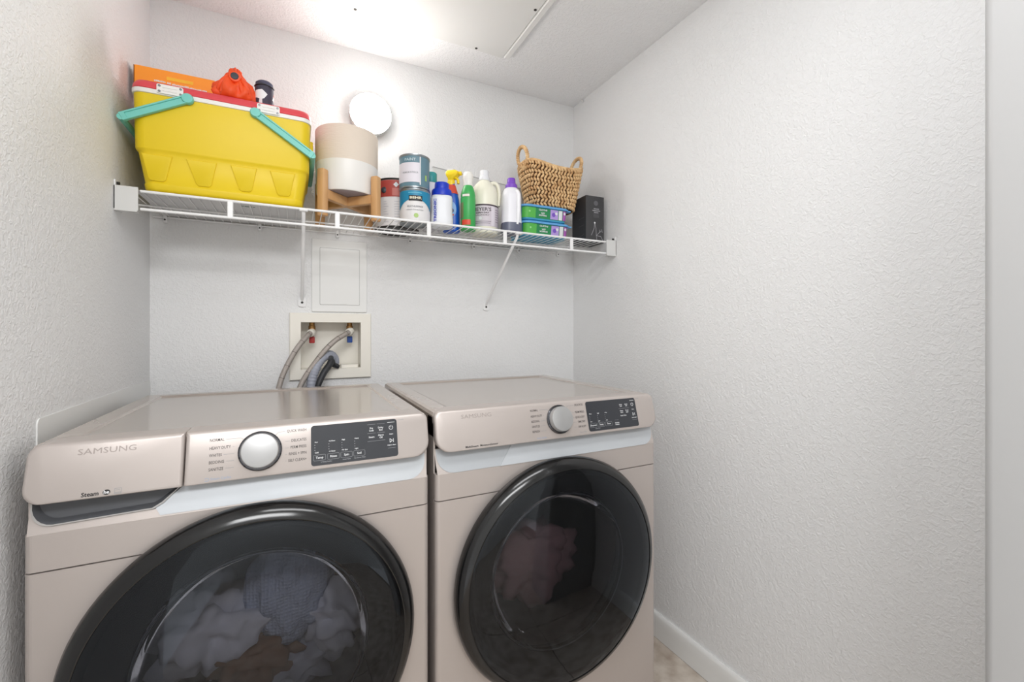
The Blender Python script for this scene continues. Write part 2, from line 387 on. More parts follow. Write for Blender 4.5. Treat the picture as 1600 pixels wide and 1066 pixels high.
def appliance(kind, label, x, left, right):
    root = thing(kind, label, kind.replace('_', ' '), (x, 1.01, 0))
    # cabinet shell: sides, back, plinth, behind the front sheets
    bm = bmesh.new()
    for s in (-1, 1):
        add_box(bm, s * HW - (0.004 if s > 0 else 0), s * HW + (0.004 if s < 0 else 0), 0.02, 0.66, 0.03, 0.955)
    add_box(bm, -HW, HW, 0.656, 0.66, 0.03, 0.955); add_box(bm, -HW, HW, 0.02, 0.66, 0.026, 0.032)
    add_box(bm, -HW + 0.004, HW - 0.004, 0.05, 0.07, STZ, 0.955)
    bm_obj('cabinet', bm, cham, root)
    for sx in (-1, 1):
        for yy in (0.06, 0.60):
            lathe('foot', [(0.018, 0), (0.02, 0.004), (0.02, 0.012), (0.01, 0.012), (0.01, 0.028)], dark_gap, root, 14, loc=(sx * 0.29, yy, 0.0))
    bm_obj('lower_front_panel', front_plate(0.03, SEAM - 0.0012, -0.0006), cham, root, smooth=True, flat_y=True)
    bm_obj('upper_front_panel', front_plate(SEAM + 0.0012, STZ, 0.0), cham, root, smooth=True, flat_y=True)
    # top lid with recessed field
    bm = bmesh.new()
    rings = []
    y0, y1 = 0.028, 0.66
    for (d, z) in ((0.0, 0.953), (0.0, 0.972), (0.003, 0.979), (0.010, 0.983), (0.046, 0.983), (0.053, 0.979)):
        rings.append([(-HW + d, y0 + d * (1 if d < .02 else 0.2), min(z, 0.983)), (HW - d, y0 + d * (1 if d < .02 else 0.2), z), (HW - d, y1 - d * 0.8, z), (-HW + d, y1 - d * 0.8, z)])
    for r in rings[4:]:
        r[0] = (r[0][0], 0.045 + 0.006 * (r[0][2] < .982), 0.983 - 0.0006 * (r[0][2] < .982)); r[1] = (r[1][0], r[0][1], r[0][2])
    add_loft(bm, rings)
    bm_obj('lid', bm, cham_top, root, smooth=True, angle=12)
    # sloped strip under the fascia
    if kind == 'washing_machine':
        bo = [(-0.160, STZ + 0.0145)] + [(-0.337 + 0.03 * (1 - math.cos(a)), 0.884 - 0.0345 * math.sin(a)) for a in lsp(PI / 2, 0, 7)] + [(-0.337, FZ0 + 0.004), (-HW + 0.002, FZ0 + 0.004), (-HW + 0.005, STZ - 0.0005), (HW - 0.005, STZ - 0.0005), (HW - 0.002, FZ0 + 0.004), (-0.122, FZ0 + 0.004)]
    else: bo = [(-HW + 0.005, STZ - 0.0005), (HW - 0.005, STZ - 0.0005), (HW - 0.002, FZ0 + 0.004), (-HW + 0.002, FZ0 + 0.004)]
    slab('strip_backing', bo, cham, root, 0.0012)
    # door
    door = lathe_y('door', [(0.262, 0.002), (DR - 0.006, -0.002), (DR, -0.010), (DR + 0.001, -0.022), (DR - 0.004, -0.034), (DR - 0.014, -0.043), (DR - 0.024, -0.047),
                            (DR - 0.026, -0.0465), (DR - 0.028, -0.040), (0.262, -0.036)], black_gloss, root, 96, False, False, (0, 0, DZ), 30)
    lathe_y('glass', [(DR - 0.0265, -0.0460), (DR - 0.034, -0.0495), (DR - 0.06, -0.0545), (0.20, -0.060), (0.12, -0.065), (0.05, -0.067), (0.0, -0.0675)],
            smoke, door, 96, False, True, angle=60)
    lathe_y('liner', [(0.274, -0.036), (0.262, -0.022), (0.225, -0.012), (0.208, -0.012), (0.205, 0.0)], inner_black, door, 64, False, False)
    lathe_y('bowl_ring', [(0.2025, -0.014), (0.2045, -0.0155), (0.2025, -0.017), (0.2005, -0.0155), (0.2025, -0.014)], mat('bowl_ring_grey', (84, 86, 92), 0.5), door, 64, False, False)
    lathe_y('bowl', [(0.200, -0.014), (0.193, 0.03), (0.165, 0.062), (0.11, 0.085), (0.0, 0.094)], bowl_glass, door, 64, False, True, angle=60)
    lathe_y('gasket', [(0.262, 0.004), (0.25, 0.012), (0.222, 0.018), (0.218, 0.03), (0.232, 0.05)], gasket_m, root, 64, False, False, (0, 0, DZ))
    drum = lathe_y('drum', [(0.232, 0.05), (0.255, 0.06), (0.255, 0.50), (0.24, 0.52), (0.0, 0.53)], drum_m, root, 64, False, True, (0, 0, DZ))
    # knob
    kx, kz = 0.0, 0.9375
    tilt = math.atan(0.28)
    kn = lathe('knob_ring', [(0.0385, 0.0), (0.0385, 0.004), (0.0360, 0.006), (0.0345, 0.006)], knob_ring, root, 48, loc=(kx, fy(kz), kz), rot=(PI / 2 - tilt, 0, 0))
    lathe('knob', [(0.0335, 0.002), (0.0332, 0.018), (0.0318, 0.0205), (0.0300, 0.0210), (0.0, 0.0213)], knob_m, kn, 48)
    tk = bmesh.new()
    for i in range(10):
        a = math.radians(-60 + i * 30 + 15)
        c, s = math.cos(a), math.sin(a)
        q = [(0.0355 * c - 0.0012 * s, 0.0355 * s + 0.0012 * c, 0.0063), (0.0384 * c - 0.0012 * s, 0.0384 * s + 0.0012 * c, 0.0052),
             (0.0384 * c + 0.0012 * s, 0.0384 * s - 0.0012 * c, 0.0052), (0.0355 * c + 0.0012 * s, 0.0355 * s - 0.0012 * c, 0.0063)]
        tk.faces.new([tk.verts.new(p) for p in q])
    bm_obj('tick_mark', tk, print_black, kn)
    # printed programme names with their leader lines
    zs = [0.9655, 0.951, 0.938, 0.9255, 0.913]
    ll = []
    for s_, z in zip(left, zs):
        t_ = text(s_, 0.0076, print_dark, root, fmap(-0.0855, z), 'LEFT', 0.00003, xs=0.76)
        e = max(v.co.x for v in t_.data.vertices) + 0.003
        ll.append([(e, z), (-0.0445, z)] if z < 0.960 else [(e, z), (-0.034, z), (-0.026, z - 0.006)])
    for s_, z in zip(right, [0.970] + zs[1:]):
        t_ = text(s_, 0.0076, print_dark, root, fmap(0.0835, z), 'RIGHT', 0.00003, xs=0.76)
        e = min(v.co.x for v in t_.data.vertices) - 0.003
        ll.append([(0.044, z), (e, z)] if z < 0.960 else [(0.026, z - 0.006), (0.032, z), (e, z)])
    for pl in ll: lines(root, [pl], 0.0005, print_grey, 'leader_line')
    # display window
    dx0, dx1, dz0, dz1 = 0.092, 0.270, 0.897, 0.976
    o = outline(dx0, dx1, dz0, dz1, (0.006,) * 4)
    disp = loft('display', [[(x, fy(z) - 0.0010, z) for x, z in o], [(x, fy(z) + 0.002, z) for x, z in o]], display_m, root)
    def dm(px, pz, e=0.0016): return lambda x, y: Vector((x + dx0 + px, fy(dz0 + pz + y) - e, dz0 + pz + y))
    def dtext(s_, px, pz, size=0.0052, al='CENTER', mm=print_white): text(s_, size, mm, disp, dm(px, pz), al, 0.00008)
    def dline(polys, w=0.0006, mm=print_grey):
        bm = bmesh.new()
        for pl in polys:
            for (xa, za), (xb, zb) in zip(pl[:-1], pl[1:]):
                d = Vector((xb - xa, zb - za)); nn = Vector((-d.y, d.x)).normalized() * w / 2
                q = [(xa - nn.x, za - nn.y), (xb - nn.x, zb - nn.y), (xb + nn.x, zb + nn.y), (xa + nn.x, za + nn.y)]
                bm.faces.new([bm.verts.new(dm(0, 0)(x, z)) for x, z in q])
        bm_obj('printed_line', bm, mm, disp)
    washer = kind == 'washing_machine'
    if washer:
        cols = [('Temp', 'Hot', 'Cold', 0.016), ('Rinse', '+2 Rinse', '+1 Rinse', 0.043), ('Spin', 'High', 'No Spin', 0.069), ('Soil', 'Heavy', 'Light', 0.095)]
    else:
        cols = [('Dryness', 'More', 'Less', 0.016), ('Temp', 'High', 'Low', 0.043), ('Time', '+ Min', '- Min', 0.069)]
    fr = []
    for (t, hi, lo, px) in cols:
        zb = 0.0155
        dtext(t, px, zb, 0.0062); dtext(hi, px - 0.009, 0.046, 0.0036, 'LEFT'); dtext(lo, px - 0.009, 0.0255, 0.0036, 'LEFT')
        fr.append([(x - dx0 * 0, z) for x, z in outline(px - 0.0115, px + 0.0115, zb - 0.0055, zb + 0.0055, (0.0015,) * 4, 2)])
        fr[-1].append(fr[-1][0])
        for k in range(3): dline([[(px - 0.0095, 0.0305 + 0.005 * k), (px - 0.0080, 0.0305 + 0.005 * k)]], 0.0013, print_grey)
    dline(fr, 0.0005)
    if washer:
        dtext('L Pump Lock J', 0.029, 0.0065, 0.0036, mm=print_grey); dtext('Smart Care', 0.069, 0.0065, 0.0034, mm=print_grey); dtext('Eco Drum Clean', 0.096, 0.0065, 0.0034, mm=print_grey)
        for t, px, pz in (('Pre\nSoak', 0.122, 0.061), ('Delay\nEnd', 0.142, 0.061), ('Steam', 0.122, 0.045), ('Alarm\nOff', 0.142, 0.045)): dtext(t, px, pz, 0.0050)
        dline([[(0.113, 0.0715), (0.131, 0.0715)], [(0.134, 0.0715), (0.151, 0.0715)], [(0.113, 0.053), (0.131, 0.053)], [(0.134, 0.053), (0.151, 0.053)], [(0.113, 0.0365), (0.151, 0.0365)]], 0.0005)
    else:
        dtext('L Eco Dry J', 0.029, 0.0065, 0.0036, mm=print_grey); dtext('Wrinkle\nPrevent', 0.099, 0.013, 0.0046)
        for t, px, pz in (('Delay\nEnd', 0.122, 0.061), ('Alarm\nOff', 0.142, 0.061), ('Damp\nAlert', 0.122, 0.044), ('Drum\nLight', 0.142, 0.044), ('Smart Care', 0.126, 0.033)): dtext(t, px, pz, 0.0046)
        dline([[(0.113, 0.0525), (0.151, 0.0525)], [(0.092, 0.023), (0.106, 0.023)]], 0.0005)
    # power and play symbols
    pw = [(0.1645 + 0.0042 * math.cos(math.radians(a)), 0.0615 + 0.0042 * math.sin(math.radians(a))) for a in range(120, 421, 20)]
    dline([pw, [(0.1645, 0.0615), (0.1645, 0.0665)], [(0.157, 0.0725), (0.173, 0.0725)]], 0.0009, print_white)
    dline([[(0.161, 0.030), (0.161, 0.038), (0.1665, 0.034), (0.161, 0.030)], [(0.1685, 0.030), (0.1685, 0.038)]], 0.0010, print_white)
    dtext('Smart', 0.1645, 0.0475, 0.0034); dtext('Hold to Start', 0.1645, 0.0245, 0.0034)
    dline([[(0.156, 0.0185), (0.173, 0.0185)]], 0.0005)
    text('POWER', 0.0034, print_grey, root, fmap(0.2745, 0.973), 'LEFT')
    # brand lettering, faint raised
    text('SAMSUNG', 0.0135, chrome_m, root, fmap(-0.277, 0.966), 'LEFT', 0.0, 0.080)
    return root, door, drum

EDGE_R = 0.034
# washer
wa, wdoor, wdrum = appliance('washing_machine', 'champagne front loading washer on the left, with detergent drawer', -0.062,
    ['NORMAL', 'HEAVY DUTY', 'WHITES', 'BEDDING', 'SANITIZE'], ['QUICK WASH', 'DELICATES', 'PERM PRESS', 'RINSE + SPIN', 'SELF CLEAN+'])
fascia_piece('control_panel', -0.1235, HW, (0.002, EDGE_R, 0.016, 0.002), cham, wa)
fascia_piece('detergent_drawer', -HW, -0.1255, (0.026, 0.002, 0.002, 0.020), cham, wa)
slab('silver_strip', [(-0.168, STZ + 0.0165)] + [(-0.16, STZ + 0.003)] + outline(-0.15, HW - 0.006, STZ + 0.0005, FZ0 + 0.003, (0, 0.040, 0, 0))[1:-1] + [(-0.124, FZ0 + 0.003), (-0.124, FZ0 - 0.002)], silver_strip, wa)
# finger pocket under the drawer
po = [(-0.128, FZ0 + 0.001), (-0.336, FZ0 + 0.001)] + [(-0.336 + 0.03 * (1 - math.cos(a)), 0.884 - 0.034 * math.sin(a)) for a in lsp(0, PI / 2, 7)] + [(-0.172, 0.854), (-0.158, 0.862)]
po_out = [(x + (0.002 if x > -0.2 else (-0.0025 if x < -0.3 else 0)), z - (0.0022 if z < 0.87 else 0)) for x, z in po]
bm = bmesh.new()
add_loft(bm, [[(x, slope(z) - 0.0026, z) for x, z in po_out], [(x, slope(z) - 0.0034, z) for x, z in po]], False, False)
bm_obj('pocket_rim', bm, mat('pocket_rim_grey', (176, 174, 172), 0.4), wa)
po_in = [(x * 0.97 - 0.006, min(z + 0.004, FZ0 + 0.001)) for x, z in po]
bm = bmesh.new()
add_loft(bm, [[(x, slope(z) - 0.0033, z) for x, z in po], [(x, 0.020 + 0.2 * (z - 0.85), z) for x, z in po_in]], False, True)
bm_obj('finger_pocket', bm, pocket_m, wa, smooth=True, angle=20)
text('Steam', 0.0095, print_black, wa, fmap(-0.266, 0.8965), 'LEFT', 0.0002)
ol = [(-0.2325 + 0.0052 * math.cos(a) , 0.8968 + 0.0042 * math.sin(a)) for a in lsp(0, 2 * PI, 19)[:-1]]
bm = bmesh.new(); bm.faces.new([bm.verts.new((x, fy(z) - 0.0004, z)) for x, z in ol]); bm_obj('oval_mark', bm, print_black, wa)
text('he', 0.0080, print_white, wa, lambda x, y: Vector((x - 0.2325, fy(0.897 + y) - 0.0008, 0.897 + y)), 'CENTER', 0.0002)
sq = [[(-0.2215, 0.8925), (-0.2125, 0.8925), (-0.2125, 0.9012), (-0.2215, 0.9012), (-0.2215, 0.8925)], [(-0.2215, 0.8945), (-0.2125, 0.8945)], [(-0.2195, 0.898), (-0.217, 0.8995), (-0.2145, 0.8975)]]
lines(wa, sq, 0.0006, print_grey, 'square_mark')
text('Steam Cycles', 0.0062, print_blue, wa, fmap(-0.082, 0.8965), 'LEFT')
lines(wa, [[(x, z) for x, z in outline(-0.0905, -0.0845, 0.894, 0.899, (0.001,) * 4, 2)]], 0.0008, print_blue, 'steam_mark')

# dryer
dr, ddoor, ddrum = appliance('clothes_dryer', 'champagne clothes dryer on the right, next to the right wall', 0.6395,
    ['NORMAL', 'HEAVY DUTY', 'BEDDING', 'SANITIZE', 'REFRESH'], ['DELICATES', 'PERM PRESS', 'QUICK DRY', 'TIME DRY', 'AIR FLUFF'])
fascia_piece('control_panel', -HW, HW, (EDGE_R, EDGE_R, 0.016, 0.016), cham, dr)
so = outline(-HW + 0.006, HW - 0.006, STZ + 0.0005, FZ0 + 0.003, (0.040, 0.040, 0, 0))
lp = [(x, z) for x, z in so if x < -0.2]; rp = [(x, z) for x, z in so if x > 0]
nb = [p for p in lp if p[1] < FZ0]; tl = [p for p in lp if p[1] >= FZ0]
slab('silver_strip', nb + [(-0.175, STZ + 0.0005), (-0.128, FZ0 + 0.003)] + tl, mat('silver_strip_grip', (176, 180, 184), 0.4, 0.2), dr, 0.0)
slab('silver_strip', [(-0.176, STZ + 0.0005)] + rp + [(-0.129, FZ0 + 0.003)], silver_strip, dr, -0.002)
text('MultiSteam  MoistureSensor', 0.0062, print_black, dr, fmap(-0.272, 0.8965), 'LEFT', 0.0001, 0.086)
text('Steam Cycles', 0.0055, print_blue, dr, fmap(-0.075, 0.8965), 'LEFT')
text('Sensor Dry', 0.0050, print_grey, dr, fmap(0.083, 0.8985), 'RIGHT')

# laundry inside the drums
def cloth(name, label, loc, sc, m, seed, amp=0.35, parent=None):
    rnd = random.Random(seed)
    bm = bmesh.new(); bmesh.ops.create_icosphere(bm, subdivisions=4, radius=1)
    ws = [(Vector((rnd.uniform(-1, 1), rnd.uniform(-1, 1), rnd.uniform(-1, 1))).normalized(), rnd.uniform(3, 8), rnd.uniform(0, 6)) for _ in range(7)]
    for v in bm.verts:
        d = v.co.normalized(); k = 1
        for w, f, p in ws: k += amp / 7 * 1.7 * (2 * abs(math.sin(f * d.dot(w) + p)) ** 1.3 - 1)
        v.co = Vector((d.x * sc[0], d.y * sc[1], d.z * sc[2])) * k
    o = bm_obj(name, bm, m, None, loc, smooth=True, angle=80)
    tag(o, label, 'garment', 'laundry in the drums'); return o
knit = mat('pale_blue_knit', (196, 208, 226), 0.9, bump=('knit', 130, 0.004, 1.0))
wcl = mat('white_cotton', (232, 234, 240), 0.9); bcl = mat('brown_cotton', (150, 116, 92), 0.9); pcl = mat('dusty_pink_cotton', (176, 140, 140), 0.9)
gcl = mat('grey_white_cotton', (205, 208, 216), 0.9)
wx, dx = -0.062, 0.6395
cloth('knit_garment', 'pale blue waffle knit cloth, middle of the washer load', (wx + 0.05, 1.20, 0.56), (0.085, 0.055, 0.125), knit, 3, 0.25)
cloth('garment', 'crumpled white garment at the left of the washer load', (wx - 0.105, 1.21, 0.50), (0.095, 0.065, 0.08), wcl, 5, 0.5)
cloth('garment', 'bright white garment at the right of the washer load', (wx + 0.15, 1.20, 0.465), (0.055, 0.055, 0.08), wcl, 8, 0.4)
cloth('garment', 'brown garment between the white clothes in the washer', (wx - 0.02, 1.21, 0.425), (0.075, 0.055, 0.06), bcl, 11, 0.5)
cloth('garment', 'grey white garment low in the front of the washer load', (wx + 0.07, 1.25, 0.36), (0.10, 0.07, 0.05), gcl, 14, 0.5)
cloth('garment', 'tan garment tucked behind the knit cloth in the washer', (wx + 0.13, 1.27, 0.58), (0.065, 0.05, 0.06), bcl, 15, 0.4)
cloth('garment', 'dusty pink bundle of laundry inside the dryer', (dx + 0.03, 1.23, 0.45), (0.13, 0.08, 0.10), pcl, 21, 0.4)

# ------------------------------------------------------------------ wire shelf
SZ, SY0, SY1 = 1.562, 1.53, 1.846
shelf = thing('wire_shelf', 'long white wire shelf across the closet above the machines', 'shelf', (0.41, SY0, SZ))
ox, oy, oz = 0.41, SY0, SZ
def shp(p): return (p[0] - ox, p[1] - oy, p[2] - oz)
for (y, z, r, nm) in ((SY0, SZ - 0.004, 0.0042, 'front_rod'), (SY0, SZ - 0.053, 0.0042, 'front_rod'), (SY1 - 0.004, SZ - 0.006, 0.0032, 'back_rod'), (1.69, SZ - 0.0062, 0.0028, 'middle_rod')):
    tube(nm, [shp((XL + 0.055 if nm == 'front_rod' else XL + 0.01, y, z)), shp((XR - 0.035 if nm == 'front_rod' else XR - 0.01, y, z))], r, wire_m, shelf, 8)
bm = bmesh.new(); add_tube(bm, [(0, -0.001, 0), (0, SY1 - SY0, 0)], 0.0016, 6)
w0 = bm_obj('wire', bm, wire_m, shelf, smooth=True, angle=80)
xs = [XL + 0.03 + 0.0254 * i for i in range(int((XR - XL - 0.04) / 0.0254))]
for i, x in enumerate(xs):
    o = w0 if i == 0 else w0.copy()
    if i: COL.objects.link(o)
    o.location = (x - ox, 0, -0.0017)
for x in (-0.171, 0.123, 0.425, 0.723, 1.028):
    box('front_post', x - 0.0075 - ox, x + 0.0075 - ox, -0.0035, 0.0035, -0.053, -0.004, wire_m, shelf, 0.002, 1)
# end brackets on the side walls
for s, xw in ((1, XL), (-1, XR)):
    bk = bmesh.new()
    a, b = sorted((xw + s * 0.0005, xw + s * 0.052)); add_box(bk, a - ox, b - ox, -0.010, -0.006, -0.060, 0.004, 0.001, 1)
    a, b = sorted((xw + s * 0.0005, xw + s * 0.004)); add_box(bk, a - ox, b - ox, -0.010, 0.045, -0.060, 0.004, 0.001, 1)
    a, b = sorted((xw + s * 0.0005, xw + s * 0.05)); add_box(bk, a - ox, b - ox, -0.010, 0.012, -0.063, -0.059)
    eb = bm_obj('end_bracket', bk, mat('bracket_white', (212, 212, 210), 0.4), shelf, smooth=True)
    tube('screw', [(xw + s * 0.004 - ox, 0.004, 0.012), (xw + s * 0.010 - ox, 0.004, 0.012)], 0.004, screw_m, eb, 8)
    box('screw_tab', min(xw + s * .0005, xw + s * .0035) - ox, max(xw + s * .0005, xw + s * .0035) - ox, -0.006, 0.016, 0.002, 0.020, wire_m, eb)
# support braces
for x in (0.024, 0.777):
    br = tube('brace', [shp((x, SY0 - 0.002, SZ - 0.004)), shp((x, SY0 + 0.004, SZ - 0.022)), shp((x, 1.840, 1.300)), shp((x, 1.846, 1.292))], 0.0058, wire_m, shelf, 8)
    tube('hook', [shp((x - 0.012, SY0 - 0.006, SZ - 0.008)), shp((x + 0.012, SY0 - 0.006, SZ - 0.008))], 0.0055, wire_m, br, 8)
    o = [(px, pz) for px, pz in outline(x - 0.0135 - ox, x + 0.0135 - ox, 1.266 - oz, 1.304 - oz, (0.009, 0.009, 0.012, 0.012))]
    loft('foot_plate', [[(px, 1.8495 - oy, pz) for px, pz in o], [(px, 1.844 - oy, pz) for px, pz in o]], wire_m, br)
    lathe_y('screw', [(0.0045, 0.0), (0.004, -0.003)], screw_m, br, 10, loc=(x - ox, 1.844 - oy, 1.282 - oz))
for x in (-0.391, -0.115, 0.148, 0.43, 0.715, 0.94, 1.156):
    cl = box('wall_clip', x - 0.006 - ox, x + 0.006 - ox, 1.836 - oy, 1.8495 - oy, -0.024, 0.002, wire_m, shelf, 0.003, 2)
    lathe_y('screw', [(0.003, 0.0), (0.0025, -0.002)], screw_m, cl, 8, loc=(x - ox, 1.836 - oy, -0.014))
SH = SZ + 0.0005      # resting height

# ------------------------------------------------------------------ shelf liner and cooler
sl = thing('shelf_liner', 'thin pale grey plastic liner lying under the yellow cooler', 'liner', (-0.18, 1.69, SZ + 0.0002))
box('sheet', -0.215, 0.208, -0.150, 0.150, 0, 0.001, mat('pale_grey_liner', (214, 214, 214), 0.5), sl)
for k, (a, b) in enumerate(((0.030, 0.038), (0.040, 0.052), (0.054, 0.060), (0.062, 0.068))):
    box('green_print', a, b, -0.100, -0.093 + 0.002 * (k % 2), -0.00008, 0.0, mat('dark_green_print', (70, 110, 90), 0.5), sl)
yel = mat('yellow_plastic', (230, 200, 26), 0.42, spec=0.4); red = mat('red_plastic', (220, 72, 80), 0.4); teal = mat('teal_plastic', (116, 200, 188), 0.4)
white_pl = mat('white_plastic', (236, 234, 230), 0.4)
CX, CY = -0.178, 1.672
co = thing('cooler', 'yellow picnic cooler with red lid and teal handles on the wire shelf', 'cooler', (CX, CY, SH + 0.0012))
secs = [(0.186, 0.122, 0.0), (0.196, 0.130, 0.004), (0.199, 0.1325, 0.010), (0.2005, 0.1335, 0.022), (0.2005, 0.1335, 0.0235), (0.199, 0.132, 0.025), (0.2115, 0.138, 0.103), (0.2125, 0.139, 0.110), (0.2165, 0.1415, 0.1135), (0.2185, 0.1425, 0.118),
        (0.2215, 0.1445, 0.262), (0.2215, 0.1445, 0.266)]
body = loft('body', [rrect(hx, hy, 0.028, z) for hx, hy, z in secs], yel, co, angle=50)
loft('white_band', [rrect(hx, hy, 0.03, z) for hx, hy, z in ((0.2215, 0.1445, 0.266), (0.2250, 0.148, 0.267), (0.2255, 0.1485, 0.278), (0.2235, 0.1465, 0.279))], white_pl, co, angle=50)
loft('lid', [rrect(hx, hy, 0.03, z) for hx, hy, z in ((0.2225, 0.1455, 0.279), (0.2245, 0.1475, 0.281), (0.2235, 0.1465, 0.292), (0.219, 0.142, 0.301), (0.210, 0.133, 0.305), (0.19, 0.12, 0.306))], red, co, angle=50)
def bodyy(z): return -(0.132 + (z - 0.025) / (0.103 - 0.025) * 0.006)
for (t0, t1, b0, b1) in ((-0.378, -0.309, -0.364, -0.324), (-0.278, -0.204, -0.255, -0.218), (-0.171, -0.103, -0.15, -0.116), (-0.069, 0.0, -0.05, -0.013)):
    tz, bz = 0.101, 0.030
    pts = [(b0 + .006, bz), (b1 - .006, bz), (b1, bz + .006), (t1, tz), (t0, tz), (b0, bz + .006)]
    pts = [(x - CX, z) for x, z in pts]
    mx = sum(p[0] for p in pts) / 6
    loft('embossed_pad', [[(x, bodyy(z) + 0.001, z) for x, z in pts], [(x, bodyy(z) - 0.0022, z) for x, z in pts], [(mx + (x - mx) * 0.93, bodyy(z) - 0.0036, 0.065 + (z - 0.065) * 0.94) for x, z in pts]], yel, body)
for s in (-1, 1):
    loft('lug', [rrect(0.009, 0.05, 0.008, z, cx=s * 0.2235) for z in (0.205, 0.212, 0.238, 0.245)], yel, body)
def bar(bm, a, b, w, t, axis_n):
    """flat bar with a sunken face from a to b; w wide in the plane, t thick along y"""
    a, b = Vector(a), Vector(b); d = (b - a).normalized(); n = Vector((0, -1, 0)); u = d.cross(n)
    def ring(hw, e, off): return [a + d * e - u * hw + n * off, b - d * e - u * hw + n * off, b - d * e + u * hw + n * off, a + d * e + u * hw + n * off]
    add_loft(bm, [ring(w / 2, 0, -t / 2), ring(w / 2, 0, t / 2 - .001), ring(w / 2 - .001, 0.001, t / 2), ring(w / 2 - .0042, 0.012, t / 2), ring(w / 2 - .0052, 0.013, t / 2 - .003)])
fyc = -0.1445 - 0.0075
for nm, pv, en in (('left', (-0.272, 1.829), (-0.418, 1.748)), ('right', (-0.106, 1.826), (0.050, 1.724))):
    a = (pv[0] - CX, fyc, pv[1] - SH); b = (en[0] - CX, fyc, en[1] - SH)
    bm = bmesh.new()
    for sy in (fyc, -fyc):
        bar(bm, (a[0], sy, a[2]), (b[0], sy, b[2]), 0.022, 0.011, None)
    add_tube(bm, [(b[0], fyc - 0.004, b[2]), (b[0], -fyc + 0.004, b[2])], 0.0085, 10)
    h = bm_obj('handle', bm, teal, co, smooth=True, angle=30)
    for sy in (fyc, -fyc):
        lathe_y('pivot', [(0.014, -0.007), (0.0145, -0.004), (0.0145, 0.006), (0.0, 0.0065)] if sy > 0 else [(0.0, -0.0072), (0.0125, -0.007), (0.0145, -0.004), (0.0145, 0.006)], teal, h, 20, loc=(a[0], sy, a[2]))
scr = mat('steel_screw', (120, 122, 124), 0.35, 0.8)
for px in (-0.312, -0.072):
    hy_ = -0.150
    o = outline(px - CX - 0.030, px - CX + 0.030, 1.8445 - 0.0125 - SH, 1.8445 + 0.0125 - SH, (0.004,) * 4, 3)
    o = [(x, z) if abs(x - (px - CX)) > 0.016 else (x, z) for x, z in o]
    hp_ = loft('hinge_plate', [[(x, hy_ + 0.004, z) for x, z in o], [(x, hy_ - 0.002, z) for x, z in o]], white_pl, co)
    for dx_ in (-0.024, 0.024):
        for dz_ in (-0.0075, 0.0075):
            lathe_y('screw', [(0.0034, 0.0), (0.0030, -0.0012), (0.0, -0.0014)], scr, hp_, 10, loc=(px - CX + dx_, hy_ - 0.002, 1.8445 + dz_ - SH))
    for dz_ in (-0.0045, 0.0045):
        box('rib', px - CX - 0.017, px - CX + 0.017, hy_ - 0.0035, hy_ - 0.001, 1.8445 + dz_ - 0.0014 - SH, 1.8445 + dz_ + 0.0014 - SH, white_pl, hp_, 0.0008, 1)
LIDZ = SH + 0.3065
# orange box on the lid
ora = mat('orange_card', (255, 156, 28), 0.45); brn = mat('brown_card_edge', (120, 70, 30), 0.6); yprint = mat('yellow_print', (250, 190, 40), 0.5)
ob = thing('cardboard_box', 'flat orange cardboard box standing on the cooler lid', 'box', (-0.322, 1.660, LIDZ), 0)
box('carton', -0.0985, 0.0985, -0.022, 0.028, 0.0, 0.085, ora, ob, 0.0012, 1)
box('side_flap', -0.1002, -0.0988, -0.022, 0.028, 0.001, 0.084, brn, ob)
bmap = lambda x, y: Vector((x, -0.0225, y))
box('yellow_stripe', -0.022, 0.043, -0.0226, -0.0220, 0.0570, 0.0665, yprint, ob)
for (xa, xb, zz) in ((-0.052, -0.026, 0.0495), (-0.021, -0.014, 0.0480), (-0.009, 0.03, 0.0465), (0.034, 0.075, 0.0450)):
    bm = bmesh.new()
    x = xa; rr = random.Random(int(xa * 1000))
    while x < xb:
        w = rr.uniform(0.002, 0.0035); add_box(bm, x, x + w, -0.0225, -0.0219, zz - 0.0028, zz + rr.uniform(0.001, 0.0032)); x += w + 0.0008
    bm_obj('white_print', bm, print_white, ob)
# crumpled orange bag with a black toggle
obag = mat('orange_red_nylon', (240, 82, 28), 0.5, bump=('noise', 60, 0.002, 0.5))
bg = thing('drawstring_bag', 'crumpled orange red drawstring bag on the cooler lid', 'bag', (-0.163, 1.580, LIDZ))
BS = 1.28
bm = bmesh.new(); n = 56; rings = []
for k, (r, z) in enumerate(((0.036, 0.0), (0.045, 0.003), (0.049, 0.012), (0.047, 0.022), (0.042, 0.032), (0.033, 0.045), (0.024, 0.056), (0.018, 0.063), (0.014, 0.070), (0.011, 0.078), (0.005, 0.081))):
    ring = []
    for i in range(n):
        a = 2 * PI * i / n
        f = 1 + (0.13 + 0.014 * k) * math.sin(7 * a + 0.7 * k) * (1 if k > 1 else 0.3) + 0.09 * math.sin(13 * a - 1.3 * k) + 0.05 * math.sin(3 * a + 1)
        ring.append((BS * 0.92 * r * f * math.cos(a), BS * r * f * 0.8 * math.sin(a), BS * z + 0.004 * math.sin(5 * a + k) * (k > 2)))
    rings.append(ring)
add_loft(bm, rings)
bm_obj('pouch', bm, obag, bg, smooth=True, angle=80)
lathe_y('gathered_ring', [(0.010, 0.012), (0.016, 0.006), (0.0175, 0.0), (0.015, -0.005), (0.0105, -0.006)], obag, bg, 24, loc=(0.002, -0.036, 0.064))
lathe_y('toggle', [(0.0105, 0.0), (0.0105, -0.0062), (0.009, -0.0075), (0.0, -0.0078)], mat('black_toggle', (52, 54, 62), 0.4), bg, 24, loc=(0.002, -0.036, 0.064))
